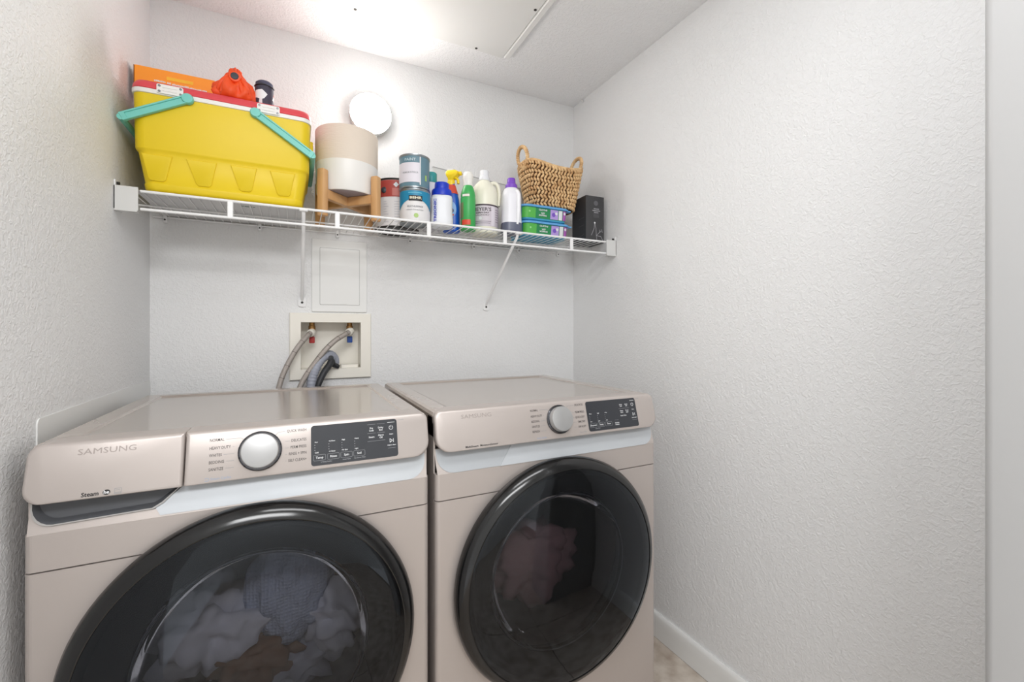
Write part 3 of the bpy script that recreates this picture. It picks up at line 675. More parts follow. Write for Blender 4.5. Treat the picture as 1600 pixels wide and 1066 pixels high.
for s, a in ((1, 0.5), (-1, 2.3), (1, 3.6), (-1, 5.2)):
    tube('fold', spline([(0.050 * math.cos(a) , -abs(0.040 * math.sin(a)) - 0.004, 0.012), (0.036 * math.cos(a), -0.036, 0.04), (0.014 * math.cos(a), -0.028, 0.072)], 5), [0.004 + 0.003 * math.sin(PI * i / 10) for i in range(11)], obag, bg, 8)
# patterned pouch
def patterned(name):
    m = bpy.data.materials.new(name); m.use_nodes = True; nt = m.node_tree; b = nt.nodes['Principled BSDF']; b.inputs['Roughness'].default_value = 0.6
    tc = nt.nodes.new('ShaderNodeTexCoord'); v = nt.nodes.new('ShaderNodeTexVoronoi'); v.inputs['Scale'].default_value = 42
    r = nt.nodes.new('ShaderNodeValToRGB'); r.color_ramp.interpolation = 'CONSTANT'
    sp = nt.nodes.new('ShaderNodeSeparateColor')
    cols = [(64, 60, 76), (62, 58, 74), (232, 230, 232), (58, 56, 72), (238, 240, 240), (196, 96, 72), (74, 74, 96)]
    e = r.color_ramp.elements
    e[0].color = rgb(*cols[0]); e[1].position = 0.2; e[1].color = rgb(*cols[1])
    for i, c in enumerate(cols[2:]):
        q = e.new(0.36 + 0.12 * i); q.color = rgb(*c)
    nt.links.new(tc.outputs['Object'], v.inputs['Vector']); nt.links.new(v.outputs['Color'], sp.inputs[0]); nt.links.new(sp.outputs[0], r.inputs[0]); nt.links.new(r.outputs[0], b.inputs['Base Color'])
    return m
pt = thing('patterned_pouch', 'small pouch with a dark and white pattern on the cooler lid', 'pouch', (-0.086, 1.578, LIDZ))
loft('pouch', [circ(r, z, 28, ry=r * 0.8) for r, z in ((0.018, 0.0), (0.024, 0.003), (0.0260, 0.012), (0.0265, 0.03), (0.026, 0.06), (0.024, 0.078), (0.017, 0.084))], patterned('dark_patterned_fabric'), pt)
tube('cord', [(0.0265 * math.cos(a), 0.0215 * math.sin(a), 0.066 + 0.001 * math.sin(3 * a)) for a in lsp(0, 2 * PI, 25)[:-1]], 0.0016, print_black, pt, 6, True)

# ------------------------------------------------------------------ planter on a wooden stand
wood = mat('light_bamboo_wood', (216, 172, 122), 0.5, var=((30, 30, 3), (202, 152, 100), 0.35, 0.7))
PX, PY = 0.170, 1.700
st = thing('plant_stand', 'light wooden plant stand with four legs holding the white pot', 'stand', (PX, PY, SH), math.radians(-45))
for k in range(4):
    a = k * PI / 2
    box('leg', 0.1095, 0.1355, -0.013, 0.013, 0.0, 0.158, wood, st, 0.004, 2, rot=(0, 0, a))
box('crossbeam', -0.109, 0.109, -0.010, 0.010, 0.062, 0.094, wood, st, 0.002, 1)
box('crossbeam', -0.109, 0.109, -0.010, 0.010, 0.0615, 0.0935, wood, st, 0.002, 1, rot=(0, 0, PI / 2))
pot_w = mat('white_ceramic_glaze', (236, 234, 230), 0.35); pot_c = mat('cream_textured_ceramic', (226, 213, 198), 0.75, bump=('noise', (40, 40, 180), 0.0015, 0.6))
pot = thing('planter_pot', 'white ceramic planter pot with a cream upper half on a wooden stand', 'pot', (PX, PY, SH + 0.0945))
lathe('lower_glaze', [(0.0985, 0.0004), (0.1015, 0.0015), (0.1035, 0.006), (0.1062, 0.106)], pot_w, pot, 64, False, False)
lathe('unglazed_base', [(0.0985, 0.0004), (0.0975, 0.0), (0.0, 0.0)], mat('shaded_mauve_clay', (158, 146, 150), 0.8), pot, 64, True, True)  # bare clay, its colour also darkened for the shade under the pot
lathe('upper_band', [(0.1062, 0.106), (0.1072, 0.220), (0.1052, 0.224), (0.1020, 0.222), (0.100, 0.12), (0.096, 0.02), (0.0, 0.015)], pot_c, pot, 64, False, True)

# ------------------------------------------------------------------ paint cans
tin = mat('tin_metal', (150, 156, 160), 0.3, 0.9); dktin = mat('dark_can_base', (54, 52, 50), 0.4, 0.6)
def can(label, x, y, z, r, h, front, lower, ang, split, lowm=None, rim=tin):
    c = thing('paint_can', label, 'can', (x, y, z), ang, 'paint cans on the shelf')
    lathe('base_rim', [(r - 0.012, 0.003), (r - 0.004, 0.003), (r - 0.002, 0.0), (r + 0.001, 0.002), (r + 0.001, 0.006), (r, 0.007)], rim, c, 48)
    lathe('wall', [(r - 0.0005, 0.006), (r - 0.0005, h - 0.005)], lower, c, 48, True, True)
    lathe('top_rim', [(r, h - 0.008), (r + 0.0012, h - 0.006), (r + 0.0012, h - 0.001), (r - 0.002, h), (r - 0.005, h - 0.003), (r - 0.012, h - 0.005)], rim, c, 48)
    return c
cream = mat('label_white', (226, 224, 224), 0.45); redl = mat('label_red', (172, 66, 56), 0.45); pinkl = mat('label_pink_red', (196, 108, 98), 0.45)
greyteal = mat('label_grey_teal', (98, 132, 146), 0.45); lightl = mat('label_pale_lilac', (224, 220, 228), 0.45); blul = mat('label_blue', (18, 130, 170), 0.42); greenl = mat('label_green', (164, 196, 110), 0.45)
# big red and white gallon can
RC = can('large red and white paint can behind the right stand leg', 0.360, 1.753, SH, 0.084, 0.186, None, cream, math.radians(-11.7), 0.5, rim=dktin)
fn = cyl_map(0.084)
patch('red_band', redl, RC, fn, lsp(-0.10, 0.12, 25), [0.115, 0.177])
patch('pink_panel', pinkl, RC, cyl_map(0.084, eps=0.0010), lsp(-0.018, 0.060, 9), [0.119, 0.147])
dm_ = [(0.0 , 0.0125), (0.0125, 0.0), (0.0, -0.0125), (-0.0125, 0.0)]
bm = bmesh.new(); bm.faces.new([bm.verts.new(cyl_map(0.084, x0=-0.004, z0=0.160, eps=0.0012)(x * 0.8, y * 0.8)) for x, y in dm_]); bm_obj('diamond_mark', bm, print_white, RC)
patch('white_word', print_white, RC, cyl_map(0.084, eps=0.0012), lsp(0.012, 0.034, 5), [0.1575, 0.1625])
lathe_y('handle_ear', [(0.0115, 0.0), (0.0115, -0.004), (0.007, -0.006), (0.0, -0.0065)], mat('black_ear', (34, 38, 46), 0.4), RC, 20, loc=(-0.046, -0.0685, 0.140))
bm = bmesh.new()
for k in range(9):
    z = 0.02 + k * 0.0095
    for xa, xb in ((-0.052, -0.032), (-0.01, 0.040)):
        us = lsp(xa, xb - 0.004 * (k % 3), 6)
        for u0, u1 in zip(us[:-1], us[1:]):
            f = cyl_map(0.084, eps=0.001)
            bm.faces.new([bm.verts.new(f(u, zz)) for u, zz in ((u0, z), (u1, z), (u1, z + 0.002), (u0, z + 0.002))])
bm_obj('small_print', bm, mat('pale_grey_print', (196, 196, 202), 0.5), RC)
# lower blue quart can
qx, qy, qr, qh = 0.396, 1.612, 0.0545, 0.122
BC = can('blue and white paint can under the grey teal can', qx, qy, SH, qr, qh, None, cream, math.radians(-14), 0.5)
us = lsp(-0.080, 0.080, 33); bm = bmesh.new(); f = cyl_map(qr)
prev = None
for u in us:
    zl = 0.083 - 0.022 * abs(u / 0.055) ** 2 if abs(u) < 0.07 else 0.05
    zl = max(zl, 0.05)
    cur = (bm.verts.new(f(u, zl)), bm.verts.new(f(u, 0.113)))
    if prev: bm.faces.new((prev[0], cur[0], cur[1], prev[1]))
    prev = cur
bm_obj('blue_band', bm, blul, BC, smooth=True)
patch('dark_emblem', print_black, BC, cyl_map(qr, eps=0.001), lsp(-0.022, 0.026, 8), [0.076, 0.095])
text('BEHR', 0.0125, mat('gold_cream_print', (238, 232, 206), 0.5), BC, cyl_map(qr, x0=0.002, z0=0.0865, eps=0.0015), 'CENTER', 0.0003, 0.042)
patch('blue_word', mat('light_blue_print', (96, 180, 206), 0.5), BC, cyl_map(qr, eps=0.001), lsp(-0.024, 0.024, 8), [0.103, 0.107])
text('MULTI-SURFACE', 0.008, print_grey, BC, cyl_map(qr, z0=0.056, eps=0.001), 'CENTER', 0.0002, 0.056)
text('INTERIOR STAIN-BLOCKING', 0.005, print_grey, BC, cyl_map(qr, z0=0.044, eps=0.001), 'CENTER', 0.0001, 0.06)
bm = bmesh.new(); f = cyl_map(qr, x0=0.004, z0=0.024, eps=0.001); bm.faces.new([bm.verts.new(f(0.008 * math.cos(a), 0.008 * math.sin(a))) for a in lsp(0, 2 * PI, 21)[:-1]]); bm_obj('green_seal', bm, greenl, BC)
# upper grey teal quart can
UC = can('grey teal paint can stacked on the blue paint can', qx - 0.002, qy, SH + qh + 0.0004, qr, qh, None, greyteal, math.radians(-14), 0.5)
patch('pale_panel', lightl, UC, cyl_map(qr), lsp(-0.085, 0.018, 20), [0.020, 0.090])
patch('white_bar', print_white, UC, cyl_map(qr, eps=0.001), lsp(0.018, 0.0225, 3), [0.012, 0.112])
patch('green_patch', greenl, UC, cyl_map(qr, eps=0.001), lsp(0.040, 0.048, 4), [0.030, 0.050])
text('PREMIUM INTERIOR', 0.0085, print_grey, UC, cyl_map(qr, x0=-0.016, z0=0.054, eps=0.001), 'CENTER', 0.0001, 0.058)
text('PAINT', 0.013, mat('pale_teal_print', (188, 206, 212), 0.5), UC, cyl_map(qr, x0=-0.016, z0=0.100, eps=0.001), 'CENTER', 0.0003, 0.040)

# ------------------------------------------------------------------ bottles
def bottle_rings(secs, n=8): return [rrect(hx, hy, r, z, n) for hx, hy, r, z in secs]
hdpe = mat('white_hdpe', (230, 232, 236), 0.4, sss=0.0); blue_cap = mat('cobalt_blue_cap', (14, 54, 190), 0.38); purple = mat('purple_cap', (122, 70, 190), 0.4)
spray_blue = mat('blue_bottle', (16, 86, 190), 0.35); yell_tr = mat('yellow_trigger', (250, 216, 30), 0.4); spray_green = mat('green_bottle', (58, 166, 84), 0.4)
red_lab = mat('red_label', (214, 70, 46), 0.45)
# small teal-capped bottle, mostly hidden
tb_ = thing('small_bottle', 'white bottle with a teal cap hidden behind the blue capped bottle', 'bottle', (0.478, 1.690, SH))
loft('body', bottle_rings([(0.030, 0.022, 0.02, 0.0), (0.032, 0.024, 0.02, 0.006), (0.032, 0.024, 0.02, 0.17), (0.02, 0.02, 0.02, 0.192)]), mat('pale_bottle', (224, 222, 226), 0.4), tb_)
lathe('cap', [(0.022, 0.190), (0.023, 0.193), (0.023, 0.226), (0.021, 0.229)], mat('teal_cap', (48, 150, 150), 0.4), tb_, 28)
# white bottle with a wide blue cap
wb = thing('white_bottle', 'white plastic bottle with a wide cobalt blue cap', 'bottle', (0.4975, 1.612, SH), math.radians(-14))
loft('body', bottle_rings([(0.035, 0.030, 0.028, 0.0), (0.041, 0.035, 0.03, 0.005), (0.042, 0.036, 0.03, 0.03), (0.0395, 0.034, 0.03, 0.06), (0.0395, 0.034, 0.03, 0.085), (0.0400, 0.035, 0.03, 0.108), (0.037, 0.034, 0.03, 0.120), (0.028, 0.028, 0.028, 0.128)]), hdpe, wb)
cp = lathe('cap', [(0.0375, 0.117), (0.0385, 0.118), (0.0375, 0.136), (0.0355, 0.142), (0.0270, 0.144), (0.0265, 0.166), (0.0255, 0.1685), (0.0, 0.169)], blue_cap, wb, 48, angle=30)
text('TRISONIC', 0.0145, mat('violet_blue_print', (84, 92, 186), 0.5), wb, lambda x, y: Vector((-0.026 - y * 0.9, -0.0365 + 0.004 * (y / 0.01 + 0.5), 0.016 + x)), 'LEFT', 0.0005, 0.085)
# blue spray bottle
bs = thing('spray_bottle', 'blue spray bottle with a yellow trigger head', 'spray bottle', (0.553, 1.668, SH), math.radians(-22))
loft('body', bottle_rings([(0.030, 0.022, 0.02, 0.0), (0.034, 0.026, 0.022, 0.005), (0.034, 0.026, 0.022, 0.10), (0.031, 0.024, 0.02, 0.13), (0.024, 0.020, 0.018, 0.16), (0.016, 0.015, 0.014, 0.185), (0.013, 0.013, 0.012, 0.20)]), spray_blue, bs)
loft('red_neck_label', [rrect(hx, hy, r, z, 6) for hx, hy, r, z in ((0.0280, 0.0225, 0.019, 0.149), (0.0250, 0.0210, 0.0185, 0.160), (0.0172, 0.0162, 0.015, 0.185))], red_lab, bs, False, False)
lathe('collar', [(0.0150, 0.183), (0.0155, 0.186), (0.0145, 0.203), (0.012, 0.205)], yell_tr, bs, 24)
HR = (0, 0, math.radians(72))
tr = loft('trigger_head', [rrect(0.012, 0.011, 0.006, 0.203, 3), rrect(0.015, 0.013, 0.006, 0.212, 3, cy=-0.002), rrect(0.017, 0.023, 0.007, 0.222, 3, cy=-0.006), rrect(0.017, 0.028, 0.007, 0.234, 3, cy=-0.008), rrect(0.014, 0.020, 0.007, 0.242, 3, cy=-0.004)], yell_tr, bs, rot=HR)
loft('top_plate', [rrect(0.012, 0.014, 0.006, z, 3, cy=-0.002) for z in (0.2415, 0.247, 0.249)], print_white, bs, rot=HR)
tube('trigger', spline([(0, -0.016, 0.216), (0, -0.028, 0.206), (0, -0.030, 0.190)], 4), 0.0055, yell_tr, bs, 8, rot=HR)
nz = lathe_y('nozzle', [(0.008, 0.0), (0.008, -0.008), (0.006, -0.010), (0, -0.0102)], yell_tr, bs, 16); nz.rotation_euler = HR
nz.location = Matrix.Rotation(HR[2], 3, 'Z') @ Vector((0, -0.034, 0.230))
loft('oval_label', [[(0.0000 + 0.022 * math.cos(a), -0.0263, 0.085 + 0.032 * math.sin(a)) for a in lsp(0, 2 * PI, 25)[:-1]], [(0.021 * math.cos(a), -0.0268, 0.085 + 0.030 * math.sin(a)) for a in lsp(0, 2 * PI, 25)[:-1]]], mat('pale_blue_label', (120, 168, 220), 0.4), bs)
loft('navy_mark', [[(0.012 * math.cos(a), -0.0269, 0.080 + 0.011 * math.sin(a)) for a in lsp(0, 2 * PI, 19)[:-1]], [(0.011 * math.cos(a), -0.0273, 0.080 + 0.010 * math.sin(a)) for a in lsp(0, 2 * PI, 19)[:-1]]], mat('navy_print', (24, 30, 90), 0.4), bs)
box('red_mark', -0.012, 0.012, -0.0274, -0.0266, 0.060, 0.067, red_lab, bs)
# green bottle with white nozzle cap
gb = thing('spray_bottle', 'green spray can with a rounded white cap and red label', 'spray bottle', (0.603, 1.612, SH), math.radians(-14))
lathe('body', [(0.027, 0.0), (0.029, 0.003), (0.029, 0.123), (0.0275, 0.130), (0.0285, 0.134), (0.026, 0.150), (0.021, 0.166), (0.017, 0.174)], spray_green, gb, 36)
lathe('cap', [(0.0165, 0.172), (0.0175, 0.176), (0.0170, 0.190), (0.0185, 0.197), (0.0205, 0.206), (0.0200, 0.217), (0.0150, 0.226), (0.008, 0.2295), (0.0, 0.230)], mat('ribbed_white_cap', (238, 236, 230), 0.45), gb, 28)
f = cyl_map(0.029)
patch('red_label', red_lab, gb, f, lsp(-0.030, 0.006, 10), [0.018, 0.038])
patch('brown_panel', mat('brown_green_print', (120, 128, 84), 0.5), gb, f, lsp(-0.045, -0.022, 8), [0.045, 0.105])
patch('white_red_logo', mat('logo_white', (236, 228, 220), 0.5), gb, cyl_map(0.0285, eps=0.0014), lsp(-0.026, 0.002, 8), [0.127, 0.136])
patch('red_logo', red_lab, gb, lambda u, v: Vector(((0.0275 - (v - 0.137) * 0.26) * math.cos(-PI / 2 + u / 0.026) * 1.02, (0.0275 - (v - 0.137) * 0.26) * math.sin(-PI / 2 + u / 0.026) * 1.02, v)), lsp(-0.022, -0.004, 8), [0.138, 0.150])
# lavender label jug
jug_m = mat('cream_translucent_jug', (236, 234, 216), 0.35, sss=0.0); lav = mat('lavender_label', (206, 198, 206), 0.5); lav2 = mat('dark_plum_print', (76, 64, 72), 0.5)
mj = thing('soap_jug', 'cream jug with a white cap and a lavender grey label', 'jug', (0.691, 1.660, SH), math.radians(-20))
JR = 0.0565
lathe('body', [(0.049, 0.0), (0.0545, 0.004), (JR, 0.012), (JR, 0.150), (0.055, 0.168), (0.049, 0.186), (0.037, 0.203), (0.026, 0.214), (0.021, 0.220), (0.021, 0.224)], jug_m, mj, 48)
lathe('cap', [(0.0225, 0.220), (0.0235, 0.223), (0.0215, 0.235), (0.0185, 0.238), (0.0180, 0.260), (0.0165, 0.262), (0.0, 0.2625)], hdpe, mj, 32)
tube('handle', spline([(0.020, -0.004, 0.205), (0.042, -0.004, 0.212), (0.057, -0.003, 0.196), (0.061, 0.0, 0.160), (0.0565, 0.0, 0.120)], 5), 0.0085, jug_m, mj, 10)
f = cyl_map(JR)
patch('label', lav, mj, f, lsp(-0.085, 0.085, 37), [0.026, 0.112])
patch('label_edge', lav2, mj, cyl_map(JR, eps=0.0010), lsp(-0.085, 0.085, 37), [0.107, 0.113])
text("MEYER'S", 0.019, lav2, mj, cyl_map(JR, x0=-0.013, z0=0.092, eps=0.0012), 'CENTER', 0.0003, 0.076)
text('CLEAN DAY', 0.0085, lav2, mj, cyl_map(JR, x0=-0.013, z0=0.0785, eps=0.0012), 'CENTER', 0.0003, 0.060)
text('LAUNDRY', 0.007, lav2, mj, cyl_map(JR, x0=-0.010, z0=0.069, eps=0.0012), 'CENTER', 0.0001, 0.055)
pg = mat('grey_lavender_print', (150, 140, 152), 0.5)
for z, w in ((0.043, 0.07), (0.036, 0.066)): patch('small_print', pg, mj, cyl_map(JR, eps=0.0012), lsp(-0.045, -0.045 + w, 8), [z, z + 0.0028])
for k in range(6): patch('small_print', pg, mj, cyl_map(JR, eps=0.0012), lsp(0.046, 0.070 - 0.004 * (k % 2), 5), [0.045 + 0.0095 * k, 0.048 + 0.0095 * k])
patch('pale_strip', mat('pale_lavender', (222, 216, 224), 0.5), mj, cyl_map(JR, eps=0.0009), lsp(0.026, 0.042, 4), [0.028, 0.106])
bm = bmesh.new(); f = cyl_map(JR, x0=-0.018, z0=0.057, eps=0.0012); bm.faces.new([bm.verts.new(f(0.0062 * math.cos(a), 0.0062 * math.sin(a))) for a in lsp(0, 2 * PI, 17)[:-1]]); bm_obj('round_mark', bm, print_white, mj)
# white jug with purple cap, dark liquid at the bottom
pj = thing('detergent_jug', 'white translucent jug with a purple cap and dark liquid inside', 'jug', (0.785, 1.602, SH), math.radians(-12))
jugw = mat('white_translucent_jug', (232, 232, 238), 0.35); liq = mat('blue_black_liquid_zone', (92, 96, 116), 0.35)
def pjs(z):  # half sizes at height z
    tab = [(0.0, .036, .034), (0.006, .0405, .038), (0.03, .041, .038), (0.06, .0395, .036), (0.10, .0385, .035), (0.14, .0385, .035), (0.165, .037, .033), (0.182, .030, .027), (0.190, .020, .020)]
    for (a, x0, y0), (b, x1, y1) in zip(tab[:-1], tab[1:]):
        if a <= z <= b: t = (z - a) / (b - a); return x0 + (x1 - x0) * t, y0 + (y1 - y0) * t
zz = [0.044, 0.05, 0.06, 0.08, 0.10, 0.12, 0.14, 0.155, 0.165, 0.175, 0.182, 0.187, 0.190]
loft('body', [rrect(*pjs(z), 0.028, z, 6) for z in zz], jugw, pj, False, True)
loft('liquid_zone', [rrect(*pjs(z), 0.028, z, 6) for z in (0.0, 0.003, 0.006, 0.018, 0.03, 0.038, 0.044)], liq, pj, True, False)
tube('handle', spline([(0.012, -0.030, 0.172), (0.020, -0.035, 0.160), (0.020, -0.0365, 0.120), (0.019, -0.0375, 0.07), (0.016, -0.036, 0.036)], 6), [0.005 + 0.0035 * math.sin(PI * i / 24) for i in range(25)], mat('white_handle', (244, 244, 248), 0.35), pj, 10)
lathe('cap', [(0.0235, 0.186), (0.0245, 0.188), (0.0235, 0.200), (0.0175, 0.207), (0.0160, 0.224), (0.0150, 0.227), (0.0, 0.2275)], purple, pj, 32, angle=30)

# ------------------------------------------------------------------ wipe tubs
tub_blue = mat('sky_blue_lid', (92, 160, 214), 0.4); tub_g = mat('green_label', (30, 132, 76), 0.45); tub_lg = mat('bright_green_label', (84, 176, 74), 0.45); lil = mat('lilac_print', (178, 152, 216), 0.45)
tub_base = mat('teal_blue_tub', (64, 156, 190), 0.4); mag = mat('magenta_print', (170, 90, 176), 0.45)
def tub(label, x, y, z):
    t = thing('wipes_tub', label, 'tub', (x, y, z), 0, 'wipe tubs stacked under the basket')
    hx, hy, h = 0.108, 0.080, 0.066
    loft('body', [rrect(a, b, 0.025, c) for a, b, c in ((hx - .010, hy - .010, 0), (hx - .006, hy - .006, 0.003), (hx - 0.001, hy - 0.001, 0.052))], tub_base, t)
    loft('lid', [rrect(a, b, 0.028, c) for a, b, c in ((hx - .001, hy - .001, 0.052), (hx + .006, hy + .006, 0.0525), (hx + .006, hy + .006, 0.058), (hx + .002, hy + .002, 0.062), (hx - .012, hy - .012, 0.064), (hx - .016, hy - .016, h))], tub_blue, t, angle=50)
    loft('lid_tab', [rrect(0.007, 0.012, 0.004, c, 3, cx=hx + 0.010, cy=-hy * 0.75) for c in (0.053, 0.0575)], tub_blue, t)
    def fr(u, v, e=0.0008):
        d = 0.006 - (v - 0.003) / 0.049 * 0.005; r = 0.025; X = hx - d - r
        au = abs(u); sg = 1 if u >= 0 else -1
        if au <= X: return Vector((u, -(hy - d) - e, v))
        a = min((au - X) / r, PI / 2)
        return Vector((sg * (X + (r + e) * math.sin(a)), -(hy - d - r) - (r + e) * math.cos(a), v))
    def fr2(u, v): return fr(u, v, 0.0014)
    patch('green_label', tub_g, t, fr, lsp(-0.113, 0.104, 40), [0.009, 0.051])
    # light green left end wraps round the corner
    patch('light_green_label', tub_lg, t, fr2, lsp(-0.113, -0.052, 14), [0.009, 0.051])
    for d, nm, px0, px1, mm in ((0, 'lilac_panel', 0.018, 0.056, lil), (0, 'white_panel', 0.059, 0.076, print_white), (0, 'magenta_panel', 0.079, 0.100, mag)):
        patch(nm, mm, t, fr2, lsp(px0, px1, 8), [0.011, 0.050])
    text('WET\nMOPPING', 0.0085, print_white, t, lambda x, y: fr2(x - 0.018, 0.026 + y) + Vector((0, -0.0004, 0)), 'CENTER', 0.0003)
    text('CLOTHS', 0.0105, print_white, t, lambda x, y: fr2(x - 0.018, 0.0435 + y * 0.8) + Vector((0, -0.0004, 0)), 'CENTER', 0.0004)
    for (cx, cz, r, mm) in ((0.034, 0.030, 0.009, mat('purple_flower', (120, 84, 190), 0.45)), (0.046, 0.036, 0.006, print_white), (0.088, 0.040, 0.006, print_white), (-0.080, 0.034, 0.004, mat('pale_green_print', (150, 214, 140), 0.5))):
        bm = bmesh.new(); bm.faces.new([bm.verts.new(fr2(cx + r * math.cos(a), cz + r * math.sin(a)) + Vector((0, -0.0004, 0))) for a in lsp(0, 2 * PI, 15)[:-1]]); bm_obj('round_print', bm, mm, t)
    return t
TX, TY = 0.936, 1.655
tub('green and blue wipes tub on the shelf, lower of the two', TX + 0.004, TY, SH)
tub('green and blue wipes tub directly under the basket, upper of the two', TX, TY, SH + 0.0662)
BZ = SH + 0.1365
# ------------------------------------------------------------------ woven basket
straw = mat('woven_straw', (232, 196, 146), 0.7, var=(40, (192, 146, 96), 0.38, 0.7)); straw_d = mat('shaded_gap_core', (92, 62, 36), 0.9)  # core coloured dark to give the shade in gaps between stitches
KX, KY = 1.010, 1.672
bk = thing('woven_basket', 'small woven straw basket with two loop handles on the tubs', 'basket', (KX, KY, BZ))
def bsec(t, a):
    """point on basket side: t height 0..1, a angle"""
    hx = 0.098 + 0.036 * t; hy = 0.076 + 0.034 * t; e = 2.9
    c, s = math.cos(a), math.sin(a)
    x = hx * (abs(c) ** (2 / e)) * (1 if c >= 0 else -1); y = hy * (abs(s) ** (2 / e)) * (1 if s >= 0 else -1)
    z = t * (0.156 + 0.040 * (abs(x) / hx) ** 2.5)
    return Vector((x, y, z))
NR = 11
lin_r = [[bsec(t, a) * 1 for a in lsp(0, 2 * PI, 49)[:-1]] for t in lsp(0, 1, 7)]
inner_r = [[Vector((p.x * 0.93, p.y * 0.92, p.z + (0.006 if k == 0 else 0))) for p in r] for k, r in enumerate(lin_r)]
loft('core', [[Vector((p.x * 0.975, p.y * 0.97, p.z)) for p in r] for r in lin_r] + inner_r[::-1], straw_d, bk, angle=60)
def stitch(bm, p, tdir, ndir, up, ln, wd, th, tilt):
    d = (tdir * math.cos(tilt) + up * math.sin(tilt)).normalized(); u = ndir.cross(d).normalized()
    rings = []
    for k, s in ((-1, 0.25), (-0.55, 0.85), (0.1, 1.0), (0.65, 0.8), (1, 0.25)):
        c = p + d * ln * k
        rings.append([c + u * wd * s * math.cos(b) + ndir * th * s * math.sin(b) for b in (0, PI / 3, 2 * PI / 3, PI, 4 * PI / 3, 5 * PI / 3)])
    add_loft(bm, rings)
for row in range(NR):
    t = (row + 0.5) / NR
    # even arc spacing
    fine = [bsec(t, a) for a in lsp(0, 2 * PI, 361)]
    L = [0]
    for a, b in zip(fine[:-1], fine[1:]): L.append(L[-1] + (b - a).length)
    n = int(L[-1] / 0.0150); bm = bmesh.new(); j = 0; rr = random.Random(row)
    for k in range(n):
        s_ = L[-1] * (k + 0.5 * (row % 2) + rr.uniform(-.1, .1)) / n
        while j < 359 and L[j + 1] < s_: j += 1
        if s_ < L[j]: j = 0
        p = fine[j]; td = (fine[j + 1] - fine[j]).normalized(); nd = td.cross(Vector((0, 0, 1))).normalized()
        up = nd.cross(td) * -1
        stitch(bm, p + nd * 0.0015, td, nd, Vector((0, 0, 1)), 0.0108 * rr.uniform(.9, 1.1), 0.0056, 0.0062, (0.95 if row % 2 else -0.95) + rr.uniform(-.15, .15))
    bm_obj('braid_row', bm, straw, bk, smooth=True, angle=80)
rim = [bsec(1.0, a) for a in lsp(0, 2 * PI, 97)[:-1]]
bm = bmesh.new(); add_tube(bm, [p + Vector((0, 0, 0.001)) for p in rim], 0.0058, 8, True, True)
bm_obj('rim', bm, straw, bk, smooth=True, angle=80)
for s in (-1, 1):
    bm = bmesh.new(); cx = s * 0.137
    pts = []
    for a in lsp(0, 2 * PI, 31)[:-1]:
        pts.append(Vector((cx + s * 0.008 * math.sin(a), 0.042 * math.cos(a), 0.218 + 0.040 * math.sin(a))))
    fine = [pts[i].lerp(pts[(i + 1) % 30], k / 4) for i in range(30) for k in range(4)]
    add_tube(bm, fine, [0.0078 + 0.0012 * math.sin(i * PI / 2) for i in range(120)], 8, True, True)
    bm_obj('loop_handle', bm, straw, bk, smooth=True, angle=80)
# ------------------------------------------------------------------ black box
blk = mat('charcoal_card', (58, 58, 60), 0.5); bx = thing('black_box', 'tall charcoal carton at the right end of the shelf', 'box', (1.184, 1.632, SH), math.radians(-2))
box('carton', -0.0475, 0.0475, -0.056, 0.056, 0, 0.203, blk, bx, 0.0012, 1)
pgr = mat('silver_grey_print', (150, 150, 154), 0.5)
bf = lambda px, pz: (lambda x, y: Vector((x + px, -0.0566, y + pz)))
for k, (w, z) in enumerate(((0.026, 0.147), (0.040, 0.139), (0.024, 0.131))):
    rr = random.Random(k); x = -w / 2 + 0.006; bm = bmesh.new()
    while x < w / 2 + 0.006:
        q = rr.uniform(0.002, 0.004); add_box(bm, x, x + q, -0.0566, -0.0558, z - 0.002, z + 0.002 + rr.uniform(0, .001)); x += q + 0.0008
    bm_obj('printed_word', bm, pgr, bx)
dgr = mat('dim_grey_print', (96, 96, 100), 0.5)
for k in range(4): box('small_print', -0.014 + 0.006 - 0.002 * (k % 2), 0.020, -0.0565, -0.0558, 0.110 + 0.0045 * k, 0.1115 + 0.0045 * k, dgr, bx)
lathe_y('round_mark', [(0.011, 0), (0.011, -0.0008), (0.0, -0.0009)], dgr, bx, 20, loc=(0.004, -0.0558, 0.172))
# line drawing of a tool with fine strokes
bm = bmesh.new()
for pts in (((-0.002, 0.085), (0.004, 0.062), (0.006, 0.03), (0.010, 0.006)), ((0.006, 0.03), (0.022, 0.045), (0.026, 0.058)), ((0.006, 0.03), (0.030, 0.028), (0.042, 0.008)), ((0.022, 0.045), (0.032, 0.052)), ((0.034, 0.060), (0.038, 0.046)), ((-0.002, 0.085), (-0.006, 0.06), (-0.020, 0.03))):
    for (xa, za), (xb, zb) in zip(pts[:-1], pts[1:]):
        d = Vector((xb - xa, zb - za)); nn = Vector((-d.y, d.x)).normalized() * 0.0013
        bm.faces.new([bm.verts.new((x, -0.0566, z)) for x, z in ((xa - nn.x, za - nn.y), (xb - nn.x, zb - nn.y), (xb + nn.x, zb + nn.y), (xa + nn.x, za + nn.y))])
bm_obj('line_drawing', bm, pgr, bx)
lathe_y('dot_print', [(0.004, 0), (0.004, -0.0010), (0.0, -0.0011)], print_white, bx, 14, loc=(-0.002, -0.0556, 0.086))
for za, zb in ((0.026, 0.034), (0.010, 0.018), (0.105, 0.108), (0.072, 0.075)):
    bm = bmesh.new(); bm.faces.new([bm.verts.new((-0.0482, y, z)) for y, z in ((-0.044, zb), (0.0, za), (0.0, za + 0.0016), (-0.044, zb + 0.0016))]); bm_obj('side_print', bm, dgr, bx)

